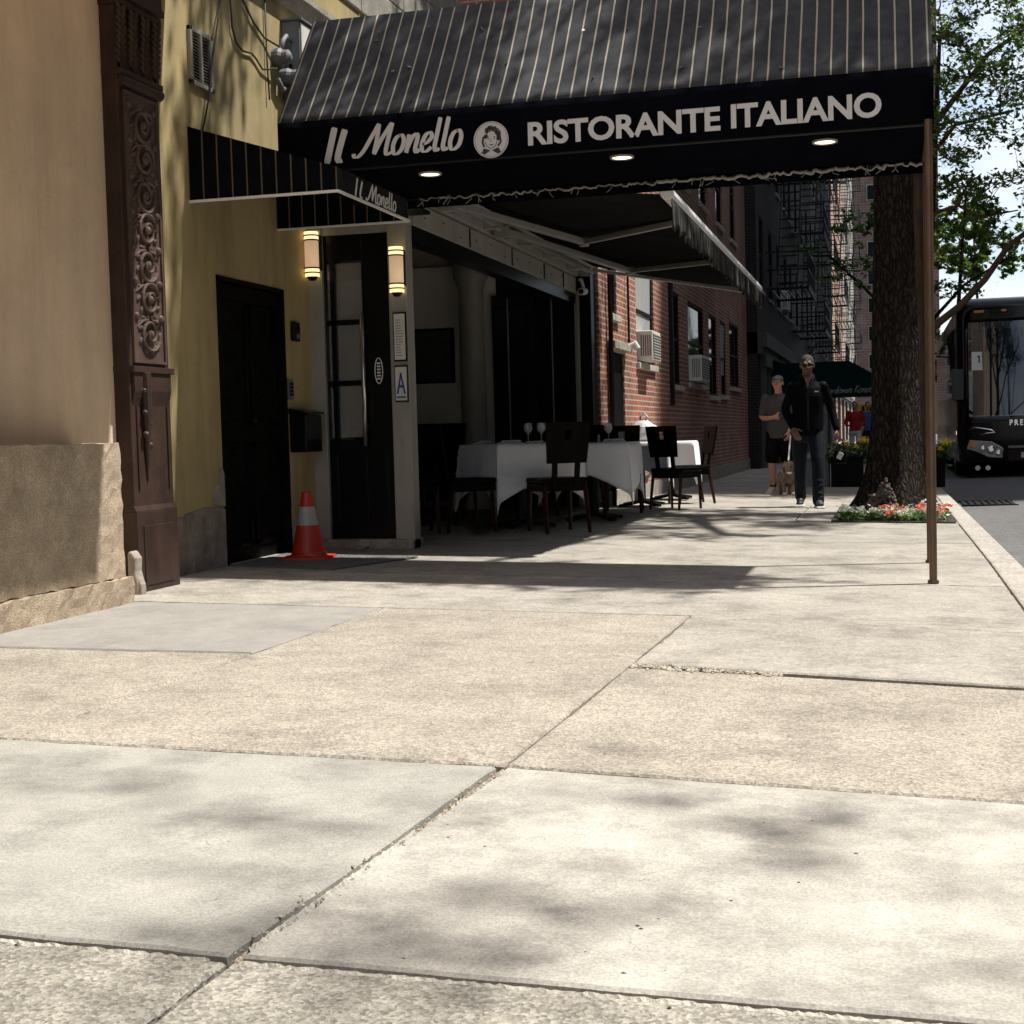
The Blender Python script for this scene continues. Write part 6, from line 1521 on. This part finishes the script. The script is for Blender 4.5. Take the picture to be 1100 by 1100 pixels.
def head(mb, c, tilt=0.):
    """head facing -Y centred on c"""
    c = Vector(c); rot = Matrix.Rotation(tilt, 3, 'X'); T = lambda x, y, z: c + rot @ Vector((x, y, z))
    mb.ball(T(0, .012, .02), (.074, .092, .092), rot=rot); mb.ball(T(0, -.018, -.045), (.058, .066, .066), rot=rot); mb.ball(T(0, -.052, -.085), (.030, .026, .022), rot=rot)
    mb.tube([T(0, -.078, .02), T(0, -.096, -.012), T(0, -.104, -.026), T(0, -.086, -.034)], [.009, .012, .016, .012], 8)
    for s in (-1, 1):
        mb.ball(T(s * .016, -.092, -.028), (.010, .011, .009), rot=rot); mb.ball(T(s * .077, .012, -.008), (.010, .020, .031), rot=rot); mb.ball(T(s * .036, -.066, -.022), (.022, .018, .018), rot=rot); mb.ball(T(s * .03, -.078, .032), (.022, .012, .009), rot=rot)
    mb.ball(T(0, -.080, -.058), (.022, .010, .006), rot=rot); mb.ball(T(0, -.079, -.068), (.020, .010, .006), rot=rot)
    return T
def torso(mb, secs, n=20):
    g = []
    for (z, y, rx, ry) in secs: g.append([(rx * math.copysign(abs(math.cos(2 * PI * k / n)) ** .85, math.cos(2 * PI * k / n)), y + ry * math.copysign(abs(math.sin(2 * PI * k / n)) ** .85, math.sin(2 * PI * k / n)), z) for k in range(n)])
    o = len(mb.v)
    for r_ in g: mb.v += r_
    for i in range(len(g) - 1):
        for k in range(n): mb.f.append((o + i * n + k, o + i * n + (k + 1) % n, o + (i + 1) * n + (k + 1) % n, o + (i + 1) * n + k)); mb.m.append(0)
    mb.f.append(tuple(o + k for k in reversed(range(n)))); mb.f.append(tuple(o + (len(g) - 1) * n + k for k in range(n))); mb.m += [0, 0]
def shoe(mb, ankle, toe):
    a = Vector(ankle); f = Vector((toe[0] - ankle[0], toe[1] - ankle[1], 0)).normalized(); g = Vector((0, 0, 1))
    base = Vector((a.x, a.y, min(ankle[2], toe[2]) - 0))
    mb.ball(a + f * -.02 + g * -.02, (.046, .05, .055)); mb.ball((a + Vector(toe)) / 2, (.043, .07, .04), rot=Matrix.Rotation(math.atan2(f.x, -f.y), 3, 'Z')); mb.ball(Vector(toe) - f * .035, (.045, .052, .034), rot=Matrix.Rotation(math.atan2(f.x, -f.y), 3, 'Z'))

# man walking towards the camera
wx, wy = -.91, 17.0
p1 = thing('person', 'man in black jacket, dark jeans and sunglasses walking towards the camera', 'person', (wx, wy, gz(wx, wy)), R(4))
HL = [(-.095, 0, .90), (-.10, .06, .50), (-.095, .22, .13)]     # rear leg (image left)
HR = [(.095, -.0, .90), (.105, -.14, .50), (.10, -.20, .09)]     # leading leg
AL = [(-.172, .0, 1.395), (-.255, .06, 1.13), (-.17, -.12, .92)]
AR = [(.172, .0, 1.395), (.265, .07, 1.14), (.325, -.02, .89)]
mb = MB(); torso(mb, [(.80, 0, .15, .10), (.92, 0, .165, .11), (1.08, .0, .14, .10), (1.28, 0, .17, .115), (1.40, .01, .17, .10), (1.47, .012, .08, .07)])
limb(mb, [(0, .015, 1.44), (0, -.005, 1.56)], [.062, .056])
T1h = head(mb, (0, -.03, 1.645), .10)
for L in (HL, HR): limb(mb, L, [.085, .058, .04])
for A in (AL, AR): limb(mb, A, [.052, .042, .028])
hand(mb, AL[2], (.35, -.35, -.9), (.5, .85, -.1), 1, .55); hand(mb, AR[2], (.1, -.2, -1), (-.9, .2, 0), -1, .9)
remesh(mb, 'body', m_skin1, p1, .0062, 3)
mb = MB(); torso(mb, [(.83, 0, .185, .135), (.90, 0, .19, .14), (1.06, 0, .172, .128), (1.28, 0, .185, .135), (1.38, .008, .175, .115), (1.45, .012, .115, .09), (1.50, .014, .085, .075)])
for A in (AL, AR): limb(mb, [A[0], tuple(Vector(A[0]).lerp(Vector(A[1]), .5)), A[1], tuple(Vector(A[1]).lerp(Vector(A[2]), .93))], [.064, .058, .052, .042])
for s in (-1, 1): limb(mb, [(s * .045, -.06, 1.40), (s * .07, -.02, 1.50), (s * .06, .05, 1.535)], [.022, .022, .02])
limb(mb, [(-.06, .05, 1.53), (.06, .05, 1.53)], [.022, .022])
jk = remesh(mb, 'jacket', m_jacket, p1, .011, 4)
mb = MB(); mb.box(-.012, .012, -.158, -.150, .9, 1.36); mb.build('zip', m_iron, jk); mb = MB(); mb.obox((.10, -.150, 1.335), (.022, .004, .006)); mb.build('emblem', m_lettw, jk)
mb = MB(); mb.prism([(-.035, 1.50), (.035, 1.50), (.0, 1.37)], -.128, -.105, 'Y'); mb.build('shirt_neck', m_skin1, p1)
mb = MB(); torso(mb, [(.76, 0, .165, .115), (.84, 0, .172, .122), (.95, 0, .172, .122)])
for L in (HL, HR): limb(mb, [L[0], tuple(Vector(L[0]).lerp(Vector(L[1]), .5)), L[1], tuple(Vector(L[1]).lerp(Vector(L[2]), .5)), (L[2][0], L[2][1] + .01, L[2][2] - .01)], [.105, .094, .076, .070, .068])
for L in (HL, HR):
    for k in range(4): q = Vector(L[1]).lerp(Vector(L[2]), .45 + .17 * k); mb.ball(q + Vector((.0, -.05, 0)), (.06, .03, .012), rot=Matrix.Rotation(.4 * (-1) ** k, 3, 'Y'))
remesh(mb, 'jeans', m_jeans, p1, .011, 4)
for (A, toe) in (((-.095, .225, .10), (-.11, .08, .035)), ((.10, -.20, .07), (.12, -.37, .045))):
    mb = MB(); shoe(mb, A, toe); sh = remesh(mb, 'shoe', m_shoe, p1, .008, 2)
    mb = MB(); f = (Vector(toe) - Vector(A)); f.z = 0; f.normalize(); c = (Vector(A) + Vector(toe)) / 2 + f * .0; ang = math.atan2(f.x, -f.y)
    mb.obox((c.x, c.y, .013), (.047, .135, .011), rz=ang); mb.build('sole', m_sole, sh, bevel=.01)
mb = MB(); Rt = Matrix.Rotation(.10, 3, 'X'); mb.ball(T1h(0, .022, .036), (.079, .094, .086), rot=Rt); mb.ball(T1h(0, .05, -.01), (.074, .06, .06), rot=Rt)
hr = mb.build('hair', m_hairg, p1, smooth=True)
mb = MB()
for s in (-1, 1): mb.ball(T1h(s * .034, -.090, .008), (.029, .010, .019), rot=Rt); mb.tube([T1h(s * .06, -.082, .012), T1h(s * .08, -.03, .012), T1h(s * .08, .02, .008)], .004, 6)
mb.tube([T1h(-.012, -.098, .012), T1h(.012, -.098, .012)], .004, 6); mb.build('sunglasses', m_blackgloss, p1, smooth=True)
bg_ = thing('shoulder_bag', 'dark camera bag with a pale flap in the walking man\'s hand', 'bag', (wx + .36, wy - .03, gz(wx, wy) + .50))
mb = MB(); mb.box(-.07, .07, -.05, .05, 0, .15); mb.build('pouch', m_jacket, bg_, bevel=.02)
mb = MB(); mb.obox((.0, -.056, .09), (.03, .006, .04), ry=.5); mb.build('flap', m_white, bg_, bevel=.004)
mb = MB(); mb.tube([(-.05, 0, .15), (-.02, -.02, .25), (.0, -.03, .32), (.03, -.01, .25), (.05, 0, .15)], .008, 6); mb.build('strap', m_iron, bg_, smooth=True)

# man in shorts behind, looking at his phone, leading a dog
qx, qy = -1.55, 21.2
p2 = thing('person', 'man in grey t-shirt, black shorts and flat cap looking at a phone', 'person', (qx, qy, gz(qx, qy)), R(-6))
HL = [(-.09, 0, .87), (-.10, -.06, .48), (-.10, .02, .09)]; HR = [(.09, 0, .87), (.11, .02, .48), (.10, .16, .11)]
AL = [(-.185, .0, 1.38), (-.25, .03, 1.12), (-.06, -.20, 1.10)]; AR = [(.185, .0, 1.38), (.24, .04, 1.11), (.16, -.10, .90)]
mb = MB(); torso(mb, [(.80, 0, .15, .10), (.92, 0, .16, .11), (1.08, .0, .14, .10), (1.26, 0, .165, .11), (1.37, .01, .16, .095), (1.43, .012, .08, .07)])
limb(mb, [(0, .015, 1.40), (0, -.015, 1.52)], [.06, .054]); T2h = head(mb, (0, -.05, 1.60), .25)
for L in (HL, HR): limb(mb, [L[0], L[1], tuple(Vector(L[1]).lerp(Vector(L[2]), .3)), L[2]], [.083, .055, .056, .036])
for A in (AL, AR): limb(mb, A, [.05, .042, .027])
hand(mb, AL[2], (.85, -.5, .15), (.3, .5, .8), -1, .7); hand(mb, AR[2], (.0, -.3, -.95), (-.9, .2, 0), -1, .9)
remesh(mb, 'body', m_skin2, p2, .0065, 3)
mb = MB(); torso(mb, [(.80, 0, .178, .128), (.92, 0, .178, .128), (1.08, 0, .168, .122), (1.26, 0, .185, .13), (1.37, .008, .18, .112), (1.42, .012, .11, .085), (1.45, .012, .08, .075)])
for A in (AL, AR): limb(mb, [A[0], tuple(Vector(A[0]).lerp(Vector(A[1]), .75))], [.072, .066])
remesh(mb, 'tshirt', m_tee, p2, .012, 4)
mb = MB(); torso(mb, [(.74, 0, .165, .115), (.82, 0, .172, .122), (.90, 0, .168, .12)])
for L in (HL, HR): limb(mb, [L[0], tuple(Vector(L[0]).lerp(Vector(L[1]), .9))], [.105, .098])
remesh(mb, 'shorts', m_shorts, p2, .012, 3)
for (A, toe) in (((-.10, .02, .07), (-.13, -.14, .04)), ((.10, .16, .08), (.12, .0, .035))):
    mb = MB(); shoe(mb, A, toe); sh = remesh(mb, 'shoe', m_tan, p2, .009, 2)
    mb = MB(); f = (Vector(toe) - Vector(A)); f.z = 0; f.normalize(); c = (Vector(A) + Vector(toe)) / 2
    mb.obox((c.x, c.y, .014), (.047, .13, .012), rz=math.atan2(f.x, -f.y)); mb.build('sole', m_sole, sh, bevel=.008)
    mb = MB(); mb.tube([(A[0], A[1], .10), (A[0], A[1], .20)], [.046, .044], 12); mb.build('sock', m_shorts, p2, smooth=True)
mb = MB(); Rt = Matrix.Rotation(.25, 3, 'X'); mb.ball(T2h(0, .015, .052), (.084, .104, .060), rot=Rt); mb.ball(T2h(0, -.085, .045), (.066, .055, .014), rot=Rt); mb.build('cap', m_cap, p2, smooth=True)
mb = MB(); mb.ball(T2h(0, .05, .0), (.076, .058, .055), rot=Rt); mb.build('hair', m_hairg, p2, smooth=True)
ph = thing('mobile_phone', 'dark mobile phone held in front of the grey t-shirt', 'phone', (qx + .055, qy - .27, gz(qx, qy) + 1.12), .2)
mb = MB(); mb.obox((0, 0, .02), (.036, .005, .07), rx=-.6); mb.build('case', m_blackgloss, ph, bevel=.003)
# dog
dx, dy = -1.40, 20.55; dz = gz(dx, dy)
dg = thing('dog', 'small shaggy brown and white dog on a white lead', 'dog', (dx, dy, dz), R(12))
mb = MB()
g = [(.0, .24, .27, .075), (.0, .16, .26, .095), (.0, .04, .26, .10), (.0, -.08, .265, .115), (.0, -.15, .29, .10)]
mb.tube([p[:3] for p in g], [p[3] for p in g], 14); mb.ball((0, .25, .27), .08); mb.ball((0, -.14, .28), .105)
limb(mb, [(0, -.14, .31), (0, -.21, .40)], [.08, .065]); mb.ball((0, -.245, .425), (.07, .075, .065)); mb.tube([(0, -.28, .415), (0, -.345, .395)], [.042, .030], 10); mb.ball((0, -.35, .40), (.026, .02, .022))
for s in (-1, 1):
    limb(mb, [(s * .06, -.13, .27), (s * .065, -.11, .16), (s * .062, -.13, .07), (s * .062, -.135, .02)], [.048, .032, .026, .028]); mb.ball((s * .062, -.155, .02), (.028, .04, .02))
    limb(mb, [(s * .06, .20, .27), (s * .07, .16, .17), (s * .066, .25, .11), (s * .064, .235, .02)], [.062, .045, .026, .026]); mb.ball((s * .064, .215, .02), (.027, .038, .02))
    mb.ball((s * .068, -.215, .435), (.016, .032, .05), rot=Matrix.Rotation(s * -.4, 3, 'Y'))
limb(mb, [(0, .30, .31), (0, .36, .38), (.02, .36, .46)], [.03, .026, .016])
rr = random.Random(8)
for k in range(90): a = rr.uniform(0, 2 * PI); q = rr.uniform(-.16, .26); mb.ball((.10 * math.cos(a), q, .265 + .10 * math.sin(a)), (.016, .022, .016), 6, 5)
remesh(mb, 'body', m_fur1, dg, .008, 2)
mb = MB(); mb.ball((0, -.365, .405), (.013, .010, .010)); [mb.ball((s * .030, -.302, .445), .010, 8, 6) for s in (-1, 1)]; mb.build('face', m_blackgloss, dg, smooth=True)
mb = MB(); mb.ball((0, .03, .292), (.106, .17, .086)); mb.build('dark_saddle', m_fur2, dg, smooth=True)
mb = MB(); mb.ball((0, -.232, .452), (.066, .062, .046)); mb.build('dark_crown', m_fur2, dg, smooth=True)
mb = MB(); mb.ball((0, -.195, .33), (.055, .05, .07)); [mb.ball((s * .062, -.158, .022), (.031, .043, .024)) for s in (-1, 1)]; mb.build('white_bib', m_bag, dg, smooth=True)
mb = MB(); mb.tube([(.075 * math.cos(a), -.18 + .05 * math.sin(a), .365 + .03 * math.sin(a)) for a in np.linspace(0, 2 * PI, 20)], .008, 6, False); mb.build('collar', m_fur2, dg)
a0 = Vector((dx + .02, dy - .17, dz + .40)); a1 = Vector((qx + .17, qy - .12, gz(qx, qy) + .84))
o = MB().tube([a0, a0.lerp(a1, .35) - Vector((0, 0, .03)), a0.lerp(a1, .7) - Vector((0, 0, .02)), a1], .012, 6).build('dog_lead', m_bag, smooth=True); tag(o, 'white lead from the man in shorts to the small dog', 'lead')

# two people far up the street
def far_person(x, y, top, legs_m, label):
    t = thing('person', label, 'person', (x, y, gz(x, y)))
    mb = MB(); limb(mb, [(0, .01, 1.42), (0, 0, 1.54)], [.06, .055]); Tq = head(mb, (0, -.02, 1.62))
    A = [[(s * .19, 0, 1.40), (s * .25, .02, 1.13), (s * .22, -.08, .90)] for s in (-1, 1)]
    for a, s in zip(A, (-1, 1)): limb(mb, a, [.05, .042, .028]); hand(mb, a[2], (0, -.2, -1), (-s, 0, 0), s, .5)
    L = [[(s * .09, 0, .88), (s * .10, -.05 * s, .48), (s * .10, .06 * s, .08)] for s in (-1, 1)]
    for l in L: limb(mb, l, [.08, .055, .04])
    torso(mb, [(.80, 0, .15, .10), (1.08, 0, .14, .10), (1.3, 0, .17, .11), (1.42, 0, .12, .09)])
    remesh(mb, 'body', m_skin2, t, .010, 3)
    mb = MB(); torso(mb, [(.86, 0, .18, .13), (1.08, 0, .165, .12), (1.3, 0, .19, .13), (1.43, 0, .13, .10)])
    for a in A: limb(mb, [a[0], a[1], tuple(Vector(a[1]).lerp(Vector(a[2]), .5))], [.07, .06, .05])
    remesh(mb, 'top', top, t, .014, 3)
    mb = MB(); torso(mb, [(.76, 0, .16, .115), (.90, 0, .17, .12)])
    for l in L: limb(mb, l, [.10, .078, .06])
    remesh(mb, 'trousers', legs_m, t, .014, 3)
    mb = MB(); mb.ball(Tq(0, .025, .04), (.080, .092, .085)); mb.build('hair', m_wood, t, smooth=True)
    mb = MB(); [mb.obox((l[2][0], l[2][1] - .06, .035), (.045, .12, .035)) for l in L]; mb.build('shoes', m_shoe, t, bevel=.015)
far_person(-.98, 44, m_redtop, m_sole, 'distant person in a red top below the green canopy')
far_person(-.62, 45, m_bluetop, m_jeans, 'distant person in a blue top at the edge of the thick tree trunk')
